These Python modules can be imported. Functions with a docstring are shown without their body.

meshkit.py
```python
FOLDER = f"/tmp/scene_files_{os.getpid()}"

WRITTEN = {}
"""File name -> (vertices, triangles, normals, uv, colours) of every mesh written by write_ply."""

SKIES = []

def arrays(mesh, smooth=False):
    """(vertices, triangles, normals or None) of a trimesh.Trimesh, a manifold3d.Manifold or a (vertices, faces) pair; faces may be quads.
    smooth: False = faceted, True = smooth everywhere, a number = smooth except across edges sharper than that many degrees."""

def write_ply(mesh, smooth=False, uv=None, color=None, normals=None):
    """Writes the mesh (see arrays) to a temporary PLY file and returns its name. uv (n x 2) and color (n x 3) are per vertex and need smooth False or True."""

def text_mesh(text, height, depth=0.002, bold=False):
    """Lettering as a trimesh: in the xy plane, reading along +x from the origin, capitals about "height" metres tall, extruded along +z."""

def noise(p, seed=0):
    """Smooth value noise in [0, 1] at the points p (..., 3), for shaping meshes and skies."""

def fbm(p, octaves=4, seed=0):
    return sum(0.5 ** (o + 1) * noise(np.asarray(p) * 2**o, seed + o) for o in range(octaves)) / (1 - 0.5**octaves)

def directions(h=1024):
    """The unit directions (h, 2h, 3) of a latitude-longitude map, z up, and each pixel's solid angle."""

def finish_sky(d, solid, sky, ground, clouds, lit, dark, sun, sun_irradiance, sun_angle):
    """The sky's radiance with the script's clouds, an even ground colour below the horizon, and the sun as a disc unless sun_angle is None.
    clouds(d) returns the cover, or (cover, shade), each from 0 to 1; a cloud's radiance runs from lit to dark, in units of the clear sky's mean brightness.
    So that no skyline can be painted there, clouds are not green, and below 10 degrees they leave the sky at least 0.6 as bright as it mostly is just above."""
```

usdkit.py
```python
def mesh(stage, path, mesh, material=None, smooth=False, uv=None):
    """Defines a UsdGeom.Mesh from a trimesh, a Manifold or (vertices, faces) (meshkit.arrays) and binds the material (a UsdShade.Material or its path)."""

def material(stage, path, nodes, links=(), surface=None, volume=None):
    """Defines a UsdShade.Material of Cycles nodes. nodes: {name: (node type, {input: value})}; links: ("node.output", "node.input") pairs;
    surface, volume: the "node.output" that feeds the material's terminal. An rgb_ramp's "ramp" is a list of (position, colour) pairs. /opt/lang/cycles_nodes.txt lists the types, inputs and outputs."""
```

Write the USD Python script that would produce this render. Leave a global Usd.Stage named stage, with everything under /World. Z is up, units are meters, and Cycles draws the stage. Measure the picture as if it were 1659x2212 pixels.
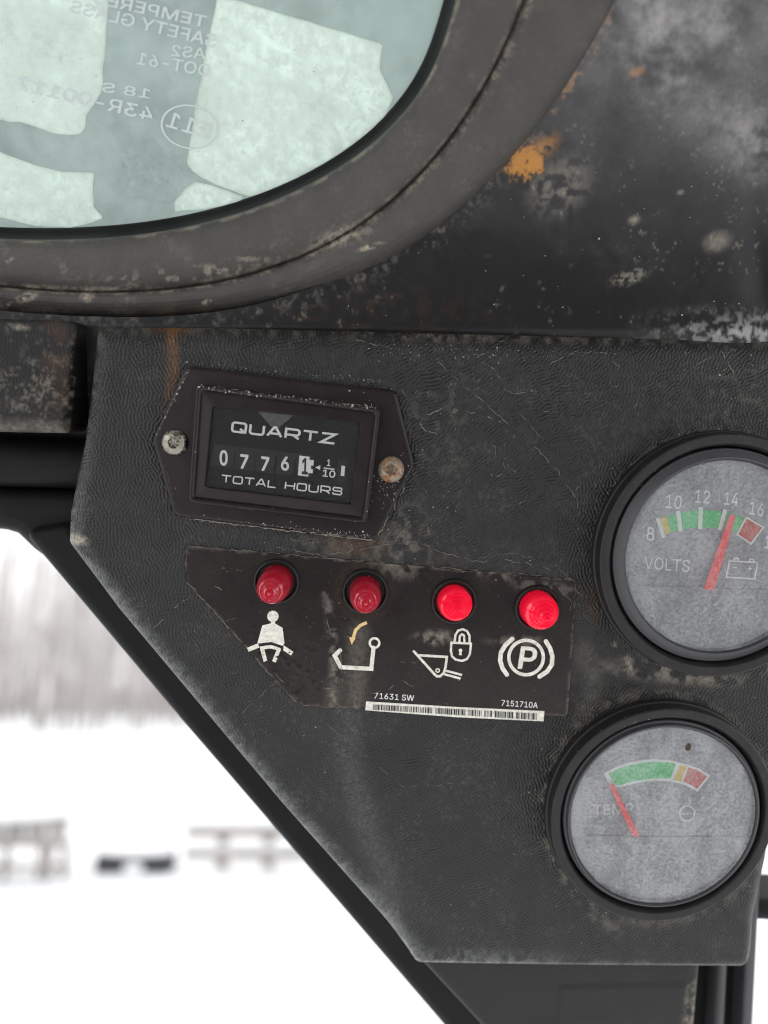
import math, random, glob
import numpy as np, trimesh, usdkit, meshkit
import shapely
from pxr import Usd, UsdGeom, UsdLux, UsdShade, Gf, Sdf, Vt
from shapely.geometry import Polygon, LineString, Point, MultiPolygon, box
from shapely.ops import unary_union
from shapely import affinity
from scipy.spatial import Delaunay

random.seed(7)
rng = np.random.default_rng(7)
stage = Usd.Stage.CreateInMemory()
UsdGeom.SetStageUpAxis(stage, UsdGeom.Tokens.z)
UsdGeom.SetStageMetersPerUnit(stage, 1.0)
UsdGeom.Xform.Define(stage, '/World')

# ------------------------------------------------------------------ camera
PITCH = math.radians(13.26)
CAM = np.array([0.0, 0.0, 1.5])
RIGHT = np.array([1.0, 0, 0])
FWD = np.array([0, math.cos(PITCH), math.sin(PITCH)])
UP = np.array([0, -math.sin(PITCH), math.cos(PITCH)])
FD, CX, CY = 1613.0, 829.5, 1106.0            # focal length and centre of the picture on a 1659 x 2212 grid
cam = UsdGeom.Camera.Define(stage, '/World/camera')
cam.CreateFocalLengthAttr(6.8)
cam.CreateHorizontalApertureAttr(6.8 * 1659 / FD)
cam.CreateVerticalApertureAttr(6.8 * 2212 / FD)
cam.CreateFStopAttr(1.55)
cam.CreateFocusDistanceAttr(0.187)
cam.CreateClippingRangeAttr(Gf.Vec2f(0.01, 2000))
cam.CreateExposureAttr(1.4)
cam.AddTransformOp().Set(Gf.Matrix4d(*RIGHT, 0, *UP, 0, *(-FWD), 0, *CAM, 1))

# ------------------------------------------------------------------ sky and sun (overcast)
SUN_EL, SUN_AZ = math.radians(34), math.radians(-62)      # azimuth measured from +y towards +x
sun = UsdLux.DistantLight.Define(stage, '/World/sun')
sun.CreateNormalizeAttr(True)
sun.CreateIntensityAttr(0.12)
sun.CreateAngleAttr(25.0)
sun.CreateColorAttr(Gf.Vec3f(1.0, 0.97, 0.93))
sun.AddRotateXYZOp().Set(Gf.Vec3f(90 - math.degrees(SUN_EL), 0, 180 - math.degrees(SUN_AZ)))
sky = UsdLux.DomeLight.Define(stage, '/World/sky')
sky.GetPrim().SetCustomDataByKey('kind', 'structure')
LOOKS = '/World/Looks'
UsdGeom.Scope.Define(stage, LOOKS)
sky_mat = usdkit.material(stage, LOOKS + '/overcast_sky', {
    'sky': ('sky_texture', {'sky_type': 'single_scattering', 'sun_disc': False, 'sun_elevation': SUN_EL, 'sun_rotation': SUN_AZ, 'aerosol_density': 2.0}),
    'tc': ('texture_coordinate', {}),
    'n': ('noise_texture', {'scale': 2.2, 'detail': 4.0, 'roughness': 0.5}),
    'cl': ('rgb_ramp', {'ramp': [(0.3, (4.6, 4.7, 4.9)), (0.7, (6.4, 6.4, 6.4))]}),
    'mx': ('mix', {'fac': 0.93}),
    'bg': ('background_shader', {'strength': 0.13}),
}, [('tc.generated', 'n.vector'), ('n.fac', 'cl.fac'), ('sky.color', 'mx.color1'), ('cl.color', 'mx.color2'), ('mx.color', 'bg.color')], surface='bg.background')
UsdShade.MaterialBindingAPI.Apply(sky.GetPrim()).Bind(sky_mat)

# ------------------------------------------------------------------ helpers
_used = {}
def numbered(path):
    n = _used.get(path, -1) + 1
    _used[path] = n
    return path if n == 0 else '%s_%03d' % (path, n)

def tag(p, label=None, cat=None, group=None, kind=None):
    for k, v in (('label', label), ('category', cat), ('group', group), ('kind', kind)):
        if v:
            p.SetCustomDataByKey(k, v)
    return p

class Frame:
    """A plane of the machine: kx, ky its lean, d its distance on the lens axis. Local axes: x right, y up, z off the plane."""
    def __init__(self, kx, ky, d):
        self.K = np.array([kx, ky, 1.0]); self.n = np.linalg.norm(self.K); self.d = d
        N = -self.K / self.n
        ex = np.array([1.0, 0, 0]) - N * N[0]; ex /= np.linalg.norm(ex)
        ey = np.cross(N, ex)
        ey = -ey if ey[1] > 0 else ey                      # camera axes have y down
        self.B = np.stack([ex, ey, N])
        self.O = np.array([0, 0, d])
        C = np.stack([RIGHT, -UP, FWD])
        self.W = self.B @ C
        self.OW = CAM + self.O @ C
    def pp(self, px, h=0.0):
        """grid points (n,2) -> local xyz at height h off the plane"""
        px = np.asarray(px, float).reshape(-1, 2)
        u, v = (px[:, 0] - CX) / FD, (px[:, 1] - CY) / FD
        z = (self.d - np.asarray(h) * self.n) / (1 + self.K[0] * u + self.K[1] * v)
        X = np.stack([u * z, v * z, z], 1)
        return (X - self.O) @ self.B.T
    def proj(self, L):
        X = np.asarray(L) @ self.B + self.O
        return np.stack([CX + FD * X[:, 0] / X[:, 2], CY + FD * X[:, 1] / X[:, 2]], 1)
    def world(self, L):
        return np.asarray(L) @ self.W + self.OW

P = Frame(-0.04, -0.14, 0.1886)      # the instrument panel
WL = Frame(0.03, -0.55, 0.2225)      # cab wall and window above it
WORLD = None

class Thing:
    def __init__(self, name, label, cat, frame=None, at=(0, 0, 0), group=None, kind=None, rot=None):
        self.path = numbered('/World/' + name)
        self.frame, self.at = frame, np.asarray(at, float)
        self.prim = UsdGeom.Xform.Define(stage, self.path)
        if frame is not None:
            o = frame.world([self.at])[0]
            self.prim.AddTransformOp().Set(Gf.Matrix4d(*frame.W[0], 0, *frame.W[1], 0, *frame.W[2], 0, *o, 1))
        else:
            self.prim.AddTranslateOp().Set(Gf.Vec3d(*map(float, at)))
        tag(self.prim.GetPrim(), label, cat, group, kind)
    def part(self, name, mesh, mat, smooth=30, parent=None, label=None, kind=None, paint=None):
        V, F = (np.array(mesh.vertices), np.array(mesh.faces)) if hasattr(mesh, 'vertices') else mesh
        p = numbered((parent or self.path) + '/' + name)
        prim = put(p, V - self.at, F, mat, smooth, paint)
        tag(prim, label, None, None, kind)
        return p

def put(path, V, F, mat, smooth=30, paint=None):
    m = usdkit.mesh(stage, path, (np.asarray(V, float), np.asarray(F)), mat, True if paint is not None else smooth)
    if paint is not None:
        UsdGeom.PrimvarsAPI(m).CreatePrimvar('paint', Sdf.ValueTypeNames.Color3fArray, 'vertex').Set(Vt.Vec3fArray.FromNumpy(np.clip(paint, 0, 1).astype(np.float32)))
    return m.GetPrim()

def cat_meshes(ms):
    Vs, Fs, n = [], [], 0
    for m in ms:
        V, F = (np.asarray(m.vertices), np.asarray(m.faces)) if hasattr(m, 'vertices') else m
        Vs.append(V); Fs.append(np.asarray(F) + n); n += len(V)
    return np.vstack(Vs), np.vstack(Fs)

def polys(g):
    return [q for q in getattr(g, 'geoms', [g]) if isinstance(q, Polygon) and q.area > 0]

def flat(geom_px, fr, h, t, bevel=0.0):
    """a shape drawn on the grid, laid on the plane at height h and t thick"""
    ms = []
    for g in polys(geom_px):
        q = Polygon(fr.pp(np.array(g.exterior.coords), h)[:, :2], [fr.pp(np.array(r.coords), h)[:, :2] for r in g.interiors]).buffer(0)
        ms += slab(q, h, h + t, bevel)
    return cat_meshes(ms)

def slab(q, h0, h1, bevel=0.0, steps=3):
    ms = []
    for g in polys(q):
        m = trimesh.creation.extrude_polygon(g, h1 - h0 - bevel, engine='earcut')
        m.apply_translation([0, 0, h0])
        if bevel <= 0:
            ms.append(m); continue
        ms.append(bevelled(g, h0, h1, bevel, steps))
    return ms

def ring_pts(line, n):
    s = np.linspace(0, line.length, n, endpoint=False)
    p = shapely.line_interpolate_point(line, s)
    return np.stack([shapely.get_x(p), shapely.get_y(p)], 1)

def bevelled(g, h0, h1, r, steps=3, spacing=None):
    """a convex or gently cornered plate with a rounded top edge"""
    spacing = spacing or max(r * 0.6, 0.0004)
    q = Polygon(g.exterior)
    n = max(24, int(q.exterior.length / spacing))
    rings = []
    prev = shapely.geometry.polygon.orient(q).exterior
    base = ring_pts(prev, n)
    e = np.roll(base, -1, 0) - np.roll(base, 1, 0)
    nrm = np.stack([-e[:, 1], e[:, 0]], 1); nrm /= np.linalg.norm(nrm, axis=1, keepdims=True) + 1e-12
    rings.append(np.column_stack([base, np.full(n, h0)]))
    for k in range(steps + 1):
        a = math.pi / 2 * k / steps
        off = r * (1 - math.cos(a)); z = h1 - r + r * math.sin(a)
        rings.append(np.column_stack([base + nrm * off, np.full(n, z)]))
    V = np.vstack(rings); F = []
    for k in range(len(rings) - 1):
        i = np.arange(n); j = (i + 1) % n
        F.append(np.column_stack([k * n + i, k * n + j, (k + 1) * n + j])); F.append(np.column_stack([k * n + i, (k + 1) * n + j, (k + 1) * n + i]))
    top = rings[-1][:, :2]
    tv, tf = trimesh.creation.triangulate_polygon(Polygon(top).buffer(0), engine='earcut')
    F.append(tf + len(V)); V = np.vstack([V, np.column_stack([tv, np.full(len(tv), h1)])])
    return trimesh.Trimesh(V, np.vstack(F), process=False)

def sheet(poly, spacing, rings=(0.0, 0.0003, 0.0007, 0.0012, 0.0018, 0.0026, 0.0035, 0.0045), jitter=0.0):
    """a fine triangle sheet over a polygon: points (n,2), triangles, distance to the edge, boundary count"""
    x0, y0, x1, y1 = poly.bounds
    gx, gy = np.meshgrid(np.arange(x0, x1, spacing), np.arange(y0, y1, spacing))
    g = np.column_stack([gx.ravel() + np.where((np.arange(len(gy)) % 2)[:, None].repeat(gx.shape[1], 1).ravel(), spacing / 2, 0), gy.ravel()])
    inner = poly.buffer(-(rings[-1] + spacing * 0.4)) if rings else poly
    shapely.prepare(inner)
    g = g[shapely.contains_xy(inner, g[:, 0], g[:, 1])]
    pts, nb = [], 0
    for r in rings:
        for q in polys(poly.buffer(-r) if r else poly):
            rp = ring_pts(q.exterior, max(8, int(q.exterior.length / spacing)))
            pts.append(rp)
            if r == 0:
                nb += len(rp)
    for r in rings:
        for q in polys(poly.buffer(-r) if r else poly):
            pts += [ring_pts(h, max(8, int(h.length / spacing))) for h in q.interiors]
    A = np.vstack(pts + [g])
    T = Delaunay(A).simplices
    c = A[T].mean(1)
    shapely.prepare(poly)
    T = T[shapely.contains_xy(poly.buffer(1e-7), c[:, 0], c[:, 1])]
    d = A[T]
    area = (d[:, 1, 0] - d[:, 0, 0]) * (d[:, 2, 1] - d[:, 0, 1]) - (d[:, 1, 1] - d[:, 0, 1]) * (d[:, 2, 0] - d[:, 0, 0])
    T[area < 0] = T[area < 0][:, ::-1]
    T = T[np.abs(area) > 1e-14]
    return A, T, nb

def lathe(profile, n=96, center=(0, 0), flute=None):
    """profile: (r, z) pairs from outside/bottom to the axis/top"""
    pr = np.asarray(profile, float)
    a = np.linspace(0, 2 * np.pi, n, endpoint=False)
    V = []
    for k, (r, z) in enumerate(pr):
        rr = np.full(n, r)
        if flute is not None:
            rr = rr * (1 + flute[k] * np.cos(a * (n // 4)))
        V.append(np.column_stack([center[0] + rr * np.cos(a), center[1] + rr * np.sin(a), np.full(n, z)]))
    V = np.vstack(V); F = []
    i = np.arange(n); j = (i + 1) % n
    for k in range(len(pr) - 1):
        F.append(np.column_stack([k * n + i, k * n + j, (k + 1) * n + j])); F.append(np.column_stack([k * n + i, (k + 1) * n + j, (k + 1) * n + i]))
    F = np.vstack(F)
    d = V[F]
    ok = np.linalg.norm(np.cross(d[:, 1] - d[:, 0], d[:, 2] - d[:, 0]), axis=1) > 1e-16
    return V, F[ok]

def boxm(x0, x1, y0, y1, z0, z1):
    m = trimesh.creation.box([x1 - x0, y1 - y0, z1 - z0]); m.apply_translation([(x0 + x1) / 2, (y0 + y1) / 2, (z0 + z1) / 2]); return m

def tube(pts, rad, n=6):
    pts = np.asarray(pts, float); rad = np.broadcast_to(rad, len(pts))
    V = []
    for k in range(len(pts)):
        d = pts[min(k + 1, len(pts) - 1)] - pts[max(k - 1, 0)]; d = d / (np.linalg.norm(d) + 1e-12)
        s = np.cross(d, [0.3, 1, 0.2]) if abs(d[2]) > 0.9 else np.cross(d, [0, 0, 1]); s /= np.linalg.norm(s)
        t = np.cross(d, s); a = np.linspace(0, 2 * np.pi, n, endpoint=False)
        V.append(pts[k] + rad[k] * (np.cos(a)[:, None] * s + np.sin(a)[:, None] * t))
    V = np.vstack(V); F = []
    i = np.arange(n); j = (i + 1) % n
    for k in range(len(pts) - 1):
        F.append(np.column_stack([k * n + i, k * n + j, (k + 1) * n + j])); F.append(np.column_stack([k * n + i, (k + 1) * n + j, (k + 1) * n + i]))
    return V, np.vstack(F)

def fbm2(p, s, seed=0, o=4):
    return meshkit.fbm(np.column_stack([np.asarray(p) / s, np.zeros(len(p))]), o, seed)

def sst(a, b, x):
    t = np.clip((x - a) / (b - a), 0, 1); return t * t * (3 - 2 * t)

def blob(p, c, rx, ry, ang=0.0, soft=0.5):
    d = np.asarray(p) - c; ca, sa = math.cos(ang), math.sin(ang)
    q = np.hypot((d[:, 0] * ca + d[:, 1] * sa) / rx, (-d[:, 0] * sa + d[:, 1] * ca) / ry)
    return 1 - sst(1 - soft, 1 + soft, q)

def seg(p, pts, w):
    """closeness to a polyline, 1 on the line and 0 beyond w"""
    l = LineString(pts); d = shapely.distance(shapely.points(np.asarray(p)), l); return 1 - sst(0, w, d)

# lettering
_fonts = {}
def glyphs(text, bold=0, S=160):
    key = (text, bold)
    if key in _fonts:
        return _fonts[key]
    from PIL import Image, ImageDraw, ImageFont
    f = ImageFont.truetype(glob.glob('/opt/blender-*/*/datafiles/fonts/Inter.woff2')[0], S)
    x0, y0, x1, y1 = f.getbbox(text, anchor='ls', stroke_width=max(bold, 0))
    im = Image.new('L', (x1 - x0 + 8, y1 - y0 + 8))
    ImageDraw.Draw(im).text((4 - x0, 4 - y0), text, 255, f, anchor='ls', stroke_width=max(bold, 0))
    on = np.pad(np.asarray(im) > 127, ((0, 0), (1, 1))).astype(np.int8)
    r, s = np.nonzero(np.diff(on, axis=1) == 1); e = np.nonzero(np.diff(on, axis=1) == -1)[1]
    g = unary_union(shapely.box(s, -r - 1, e, -r)).buffer(0.8).buffer(-0.8 + min(bold, 0)).simplify(0.8)
    k = 1.0 / (S * 0.728)
    g = affinity.affine_transform(g, [k, 0, 0, k, 0, (4 - y0) * k])
    g = affinity.translate(g, -g.bounds[0], 0)
    _fonts[key] = g
    return g

def arcpts(c, r, a0, a1, n=10):
    a = np.radians(np.linspace(a0, a1, n)); return [(c[0] + r * math.cos(x), c[1] + r * math.sin(x)) for x in a]

def extended(ch):
    """wide square letters drawn with a pen: (polylines, width)"""
    w, r = 1.3, 0.26
    rr = arcpts((w - r, 1 - r), r, 90, 0) + arcpts((w - r, r), r, 0, -90) + arcpts((r, r), r, -90, -180) + arcpts((r, 1 - r), r, 180, 90)
    rr = rr + [rr[0]]
    L = {
        'O': [rr], 'Q': [rr, [(w * 0.58, 0.36), (w + 0.06, -0.04)]],
        'U': [[(0, 1)] + arcpts((r, r), r, 180, 270) + arcpts((w - r, r), r, 270, 360) + [(w, 1)]],
        'A': [[(-0.02, 0), (w * 0.44, 1), (w * 0.56, 1), (w + 0.02, 0)], [(0.22, 0.3), (w - 0.22, 0.3)]],
        'R': [[(0, 0), (0, 1)] + arcpts((w - r, 1 - r), r, 90, 0) + arcpts((w - r, 0.38 + r), r, 0, -90) + [(0, 0.38)], [(w * 0.55, 0.38), (w, 0)]],
        'T': [[(-0.03, 1), (w + 0.03, 1)], [(w / 2, 1), (w / 2, 0)]],
        'Z': [[(0.02, 1), (w, 1), (0, 0), (w, 0)]],
        'L': [[(0, 1), (0, 0), (w * 0.85, 0)]],
        'H': [[(0, 0), (0, 1)], [(w, 0), (w, 1)], [(0, 0.5), (w, 0.5)]],
        'S': [[(w, 0.78)] + arcpts((w - r, 1 - 0.24), 0.24, 0, 90, 6) + arcpts((r, 1 - 0.24), 0.24, 90, 270, 10) + arcpts((w - r, 0.26), 0.26, 90, -90, 10) + arcpts((r, 0.24), 0.24, 270, 180, 6)],
    }
    return L.get(ch, []), (w * 0.85 if ch == 'L' else w)

def extended_text(text, pen=0.17, gap=0.42):
    out, x = [], 0
    for ch in text:
        if ch == ' ':
            x += 0.75; continue
        ls, w = extended(ch)
        out += [affinity.translate(LineString(l), x, 0).buffer(pen / 2, cap_style='flat', join_style='mitre') for l in ls]
        x += w + gap
    g = unary_union(out)
    return affinity.translate(affinity.scale(g, 1, 1 / (1 + pen), origin=(0, 0)), -g.bounds[0], pen / 2)

def on_line(g, a, b, cap, up=None):
    """lay unit lettering from grid point a to grid point b on its baseline; cap: letter height, up: direction of its uprights"""
    a, b = np.array(a, float), np.array(b, float)
    w = g.bounds[2] - g.bounds[0]
    d = (b - a) / w
    n = np.array([d[1], -d[0]]) / np.linalg.norm(d) if up is None else np.array(up, float) / np.linalg.norm(up)
    u = n * cap
    return affinity.affine_transform(g, [d[0], u[0], d[1], u[1], a[0] - d[0] * g.bounds[0], a[1] - d[1] * g.bounds[0]])

def cvt(ox, oy, s):
    """coordinates read off an enlargement -> the grid"""
    def f(pts):
        p = np.asarray(pts, float).reshape(-1, 2)
        return (np.array([ox, oy]) + p * s) / 1.30199
    return f
c1 = cvt(430, 1020, 0.45208)
c2 = cvt(500, 1520, 0.36166)
c3 = cvt(1050, 1520, 0.36166)
c5 = cvt(1680, 1200, 0.32542)
c6 = cvt(1530, 1950, 0.37975)
cw = cvt(0, 0, 0.65100)
cb = cvt(1080, 2000, 0.65100)
def stroke(pts, w, closed=False, cap='round', join='round'):
    p = [tuple(q) for q in pts]
    return LineString(p + [p[0]] if closed else p).buffer(w / 2, cap_style=cap, join_style=join)

# ------------------------------------------------------------------ materials
def mat(name, nodes, links, surface='p.BSDF', **k):
    return usdkit.material(stage, LOOKS + '/' + name, nodes, links, surface=surface, **k)

def plain(name, col, rough=0.5, metallic=0.0, spec=0.5, bump=0.0, bscale=800.0, vary=0.0, vscale=150.0, **extra):
    nodes = {'p': ('principled_bsdf', {'base_color': col, 'roughness': rough, 'metallic': metallic, 'specular_ior_level': spec, **extra}), 'tc': ('texture_coordinate', {})}
    links = []
    if bump:
        nodes['n'] = ('noise_texture', {'scale': bscale, 'detail': 3.0}); nodes['b'] = ('bump', {'strength': bump, 'distance': 0.0004})
        links += [('tc.object', 'n.vector'), ('n.fac', 'b.height'), ('b.normal', 'p.normal')]
    if vary:
        nodes['v'] = ('noise_texture', {'scale': vscale, 'detail': 5.0, 'roughness': 0.65})
        lo, hi = [c * (1 - vary) for c in col], [min(1, c * (1 + vary)) for c in col]
        nodes['r'] = ('rgb_ramp', {'ramp': [(0.3, lo), (0.7, hi)]})
        links += [('tc.object', 'v.vector'), ('v.fac', 'r.fac'), ('r.color', 'p.base_color')]
    return mat(name, nodes, links)

def painted(name, base, dust, rust, rough=0.45, grain=0.0, gscale=340.0, rot=0.0, fine=0.25, fscale=2500, spec=0.5, distort=1.0, pale=(0.55, 0.57, 0.57), fr=(0.45, 1.45)):
    """dark material; paint.r = dried dust, paint.g = rust, paint.b = pale frost, bare wear or painted-in brightness"""
    nodes = {
        'a': ('attribute', {'attribute': 'paint'}), 's': ('separate_color', {'color_type': 'rgb'}),
        'tc': ('texture_coordinate', {}),
        'fn': ('noise_texture', {'scale': 900.0, 'detail': 6.0, 'roughness': 0.7}),
        'fr': ('map_range', {'from_min': 0.35, 'from_max': 0.65, 'to_min': fr[0], 'to_max': fr[1]}),
        'vn': ('noise_texture', {'scale': 60.0, 'detail': 6.0, 'roughness': 0.65}),
        'vr': ('rgb_ramp', {'ramp': [(0.3, [c * 0.9 for c in base]), (0.7, [c * 1.12 for c in base])]}),
        'md': ('math', {'math_type': 'multiply', 'use_clamp': True}), 'mr': ('math', {'math_type': 'multiply', 'use_clamp': True}), 'mp': ('math', {'math_type': 'multiply', 'use_clamp': True}),
        'c1': ('mix', {'color2': dust}), 'c2': ('mix', {'color2': rust}), 'c3': ('mix', {'color2': pale}),
        'sum': ('math', {'math_type': 'add', 'use_clamp': True}),
        'ro': ('map_range', {'from_min': 0.0, 'from_max': 0.7, 'to_min': rough, 'to_max': 0.92}),
        'p': ('principled_bsdf', {'specular_ior_level': spec}),
    }
    links = [('a.color', 's.color'), ('tc.object', 'fn.vector'), ('tc.object', 'vn.vector'), ('vn.fac', 'vr.fac'), ('fn.fac', 'fr.value'),
             ('s.r', 'md.value1'), ('fr.result', 'md.value2'), ('s.g', 'mr.value1'), ('fr.result', 'mr.value2'), ('s.b', 'mp.value1'), ('fr.result', 'mp.value2'),
             ('vr.color', 'c1.color1'), ('md.value', 'c1.fac'), ('c1.color', 'c2.color1'), ('mr.value', 'c2.fac'), ('c2.color', 'c3.color1'), ('mp.value', 'c3.fac'),
             ('c3.color', 'p.base_color'), ('md.value', 'sum.value1'), ('mp.value', 'sum.value2'), ('sum.value', 'ro.value'), ('ro.result', 'p.roughness')]
    nodes['f'] = ('noise_texture', {'scale': float(fscale), 'detail': 3.0}); nodes['fb'] = ('bump', {'strength': fine, 'distance': 0.0002})
    links += [('tc.object', 'f.vector'), ('f.fac', 'fb.height')]
    if grain:
        # leathery ridges: band limited ripples whose direction wanders a little
        nodes['on'] = ('noise_texture', {'scale': 55.0, 'detail': 2.0}); nodes['om'] = ('map_range', {'from_min': 0.3, 'from_max': 0.7, 'to_min': rot - 0.35, 'to_max': rot + 0.35})
        nodes['g'] = ('gabor_texture', {'type': '2D', 'scale': gscale, 'frequency': 3.3, 'anisotropy': 0.4})
        nodes['gr'] = ('map_range', {'range_type': 'smoothstep', 'from_min': 0.25, 'from_max': 0.75, 'to_min': 0.0, 'to_max': 1.0})
        nodes['gb'] = ('bump', {'strength': grain, 'distance': 0.00035})
        links += [('tc.object', 'on.vector'), ('on.fac', 'om.value'), ('om.result', 'g.orientation_2d'), ('tc.object', 'g.vector'), ('g.value', 'gr.value'), ('gr.result', 'gb.height'), ('fb.normal', 'gb.normal'), ('gb.normal', 'p.normal')]
    else:
        links += [('fb.normal', 'p.normal')]
    return mat(name, nodes, links)

DUST, RUST = (0.36, 0.32, 0.26), (0.16, 0.07, 0.025)
M = {}
M['panel'] = painted('grained_black_plastic', (0.0105, 0.0107, 0.011), DUST, (0.12, 0.055, 0.02), rough=0.37, spec=0.32, grain=0.62, gscale=340.0, rot=-0.35)
M['trim'] = painted('worn_black_trim', (0.014, 0.0135, 0.013), DUST, RUST, rough=0.5, spec=0.25, grain=0.2, gscale=340.0, rot=-0.2)
M['rubber'] = painted('weathered_black_rubber', (0.044, 0.0415, 0.038), (0.36, 0.31, 0.24), RUST, rough=0.58, fine=0.3, fscale=1800)
M['wall'] = painted('painted_black_steel', (0.012, 0.012, 0.0125), (0.36, 0.32, 0.26), (0.46, 0.2, 0.035), rough=0.38, spec=0.3, fine=0.3, fscale=700, pale=(0.32, 0.308, 0.308), fr=(0.85, 1.15))
M['bezel'] = plain('smooth_black_plastic', (0.014, 0.0135, 0.0135), 0.42, spec=0.32, bump=0.15, bscale=3000, vary=0.3, vscale=300)
M['meter'] = plain('brown_black_plastic', (0.013, 0.0085, 0.009), 0.3, spec=0.32, bump=0.08, bscale=2500, vary=0.35, vscale=200)
M['meter_face'] = plain('speckled_black_print', (0.016, 0.016, 0.017), 0.7, spec=0.25, bump=0.4, bscale=4000, vary=0.7, vscale=4500)
M['black'] = plain('counter_black', (0.008, 0.008, 0.009), 0.5)
M['rim'] = plain('grey_rim_plastic', (0.05, 0.05, 0.053), 0.45, bump=0.1, bscale=2500)
M['white'] = plain('white_print', (0.78, 0.78, 0.76), 0.6, vary=0.08, vscale=900)
M['cream'] = plain('cream_print', (0.68, 0.66, 0.58), 0.6, vary=0.28, vscale=1100)
M['straw'] = plain('faded_yellow_print', (0.72, 0.52, 0.22), 0.55, vary=0.15, vscale=700)
M['decal'] = painted('glossy_brown_black_film', (0.009, 0.0055, 0.0058), DUST, (0.10, 0.055, 0.02), rough=0.22, spec=0.3, fine=0.05, fscale=600)
M['ink'] = plain('black_ink', (0.02, 0.02, 0.02), 0.6)
M['g_green'] = plain('green_band_print', (0.05, 0.55, 0.14), 0.6)
M['g_yellow'] = plain('yellow_band_print', (0.72, 0.5, 0.05), 0.6)
M['g_red'] = plain('red_band_print', (0.58, 0.08, 0.05), 0.6)
M['needle'] = plain('red_needle_paint', (0.95, 0.05, 0.04), 0.5, emission_color=(0, 0, 0))
M['dial'] = plain('faded_black_dial_card', (0.31, 0.31, 0.318), 0.8, vary=0.28, vscale=900)
M['grit'] = plain('dried_grit', (0.48, 0.45, 0.39), 0.9, vary=0.35, vscale=2500)
M['scuff'] = plain('dried_mud_line', (0.19, 0.17, 0.14), 0.95, vary=0.35, vscale=3500)
M['glassdirt'] = plain('grey_specks', (0.22, 0.22, 0.2), 0.9, vary=0.5, vscale=300)
M['mudspot'] = plain('brown_mud_spot', (0.05, 0.03, 0.015), 0.8)
M['frame'] = plain('dark_frame_paint', (0.007, 0.007, 0.0075), 0.5, spec=0.16, bump=0.12, bscale=500, vary=0.3, vscale=90)
M['blocker'] = plain('grey_blocker', (0.17, 0.17, 0.172), 0.8)  # for the unseen slabs only, lightened to bounce light inward
M['frame2'] = plain('grey_guide_rubber', (0.06, 0.06, 0.063), 0.5)

def rusty(name, silver, rustamt):
    return mat(name, {
        'tc': ('texture_coordinate', {}), 'n': ('noise_texture', {'scale': 700.0, 'detail': 6.0, 'roughness': 0.7}),
        'r': ('map_range', {'from_min': 0.62 - rustamt, 'from_max': 0.72 - rustamt * 0.8, 'to_min': 0.0, 'to_max': 1.0}),
        'n2': ('noise_texture', {'scale': 1600.0, 'detail': 4.0}), 'rr': ('rgb_ramp', {'ramp': [(0.3, (0.12, 0.045, 0.015)), (0.7, (0.36, 0.2, 0.09))]}),
        'c': ('mix', {'color1': silver}), 'ro': ('map_range', {'to_min': 0.5, 'to_max': 0.9}), 'inv': ('math', {'math_type': 'subtract', 'value1': 0.7, 'use_clamp': True}),
        'b': ('bump', {'strength': 0.5, 'distance': 0.0003}),
        'p': ('principled_bsdf', {})},
        [('tc.object', 'n.vector'), ('tc.object', 'n2.vector'), ('n.fac', 'r.value'), ('n2.fac', 'rr.fac'), ('rr.color', 'c.color2'), ('r.result', 'c.fac'), ('c.color', 'p.base_color'),
         ('r.result', 'ro.value'), ('ro.result', 'p.roughness'), ('r.result', 'inv.value2'), ('inv.value', 'p.metallic'), ('n2.fac', 'b.height'), ('b.normal', 'p.normal')])
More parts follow.
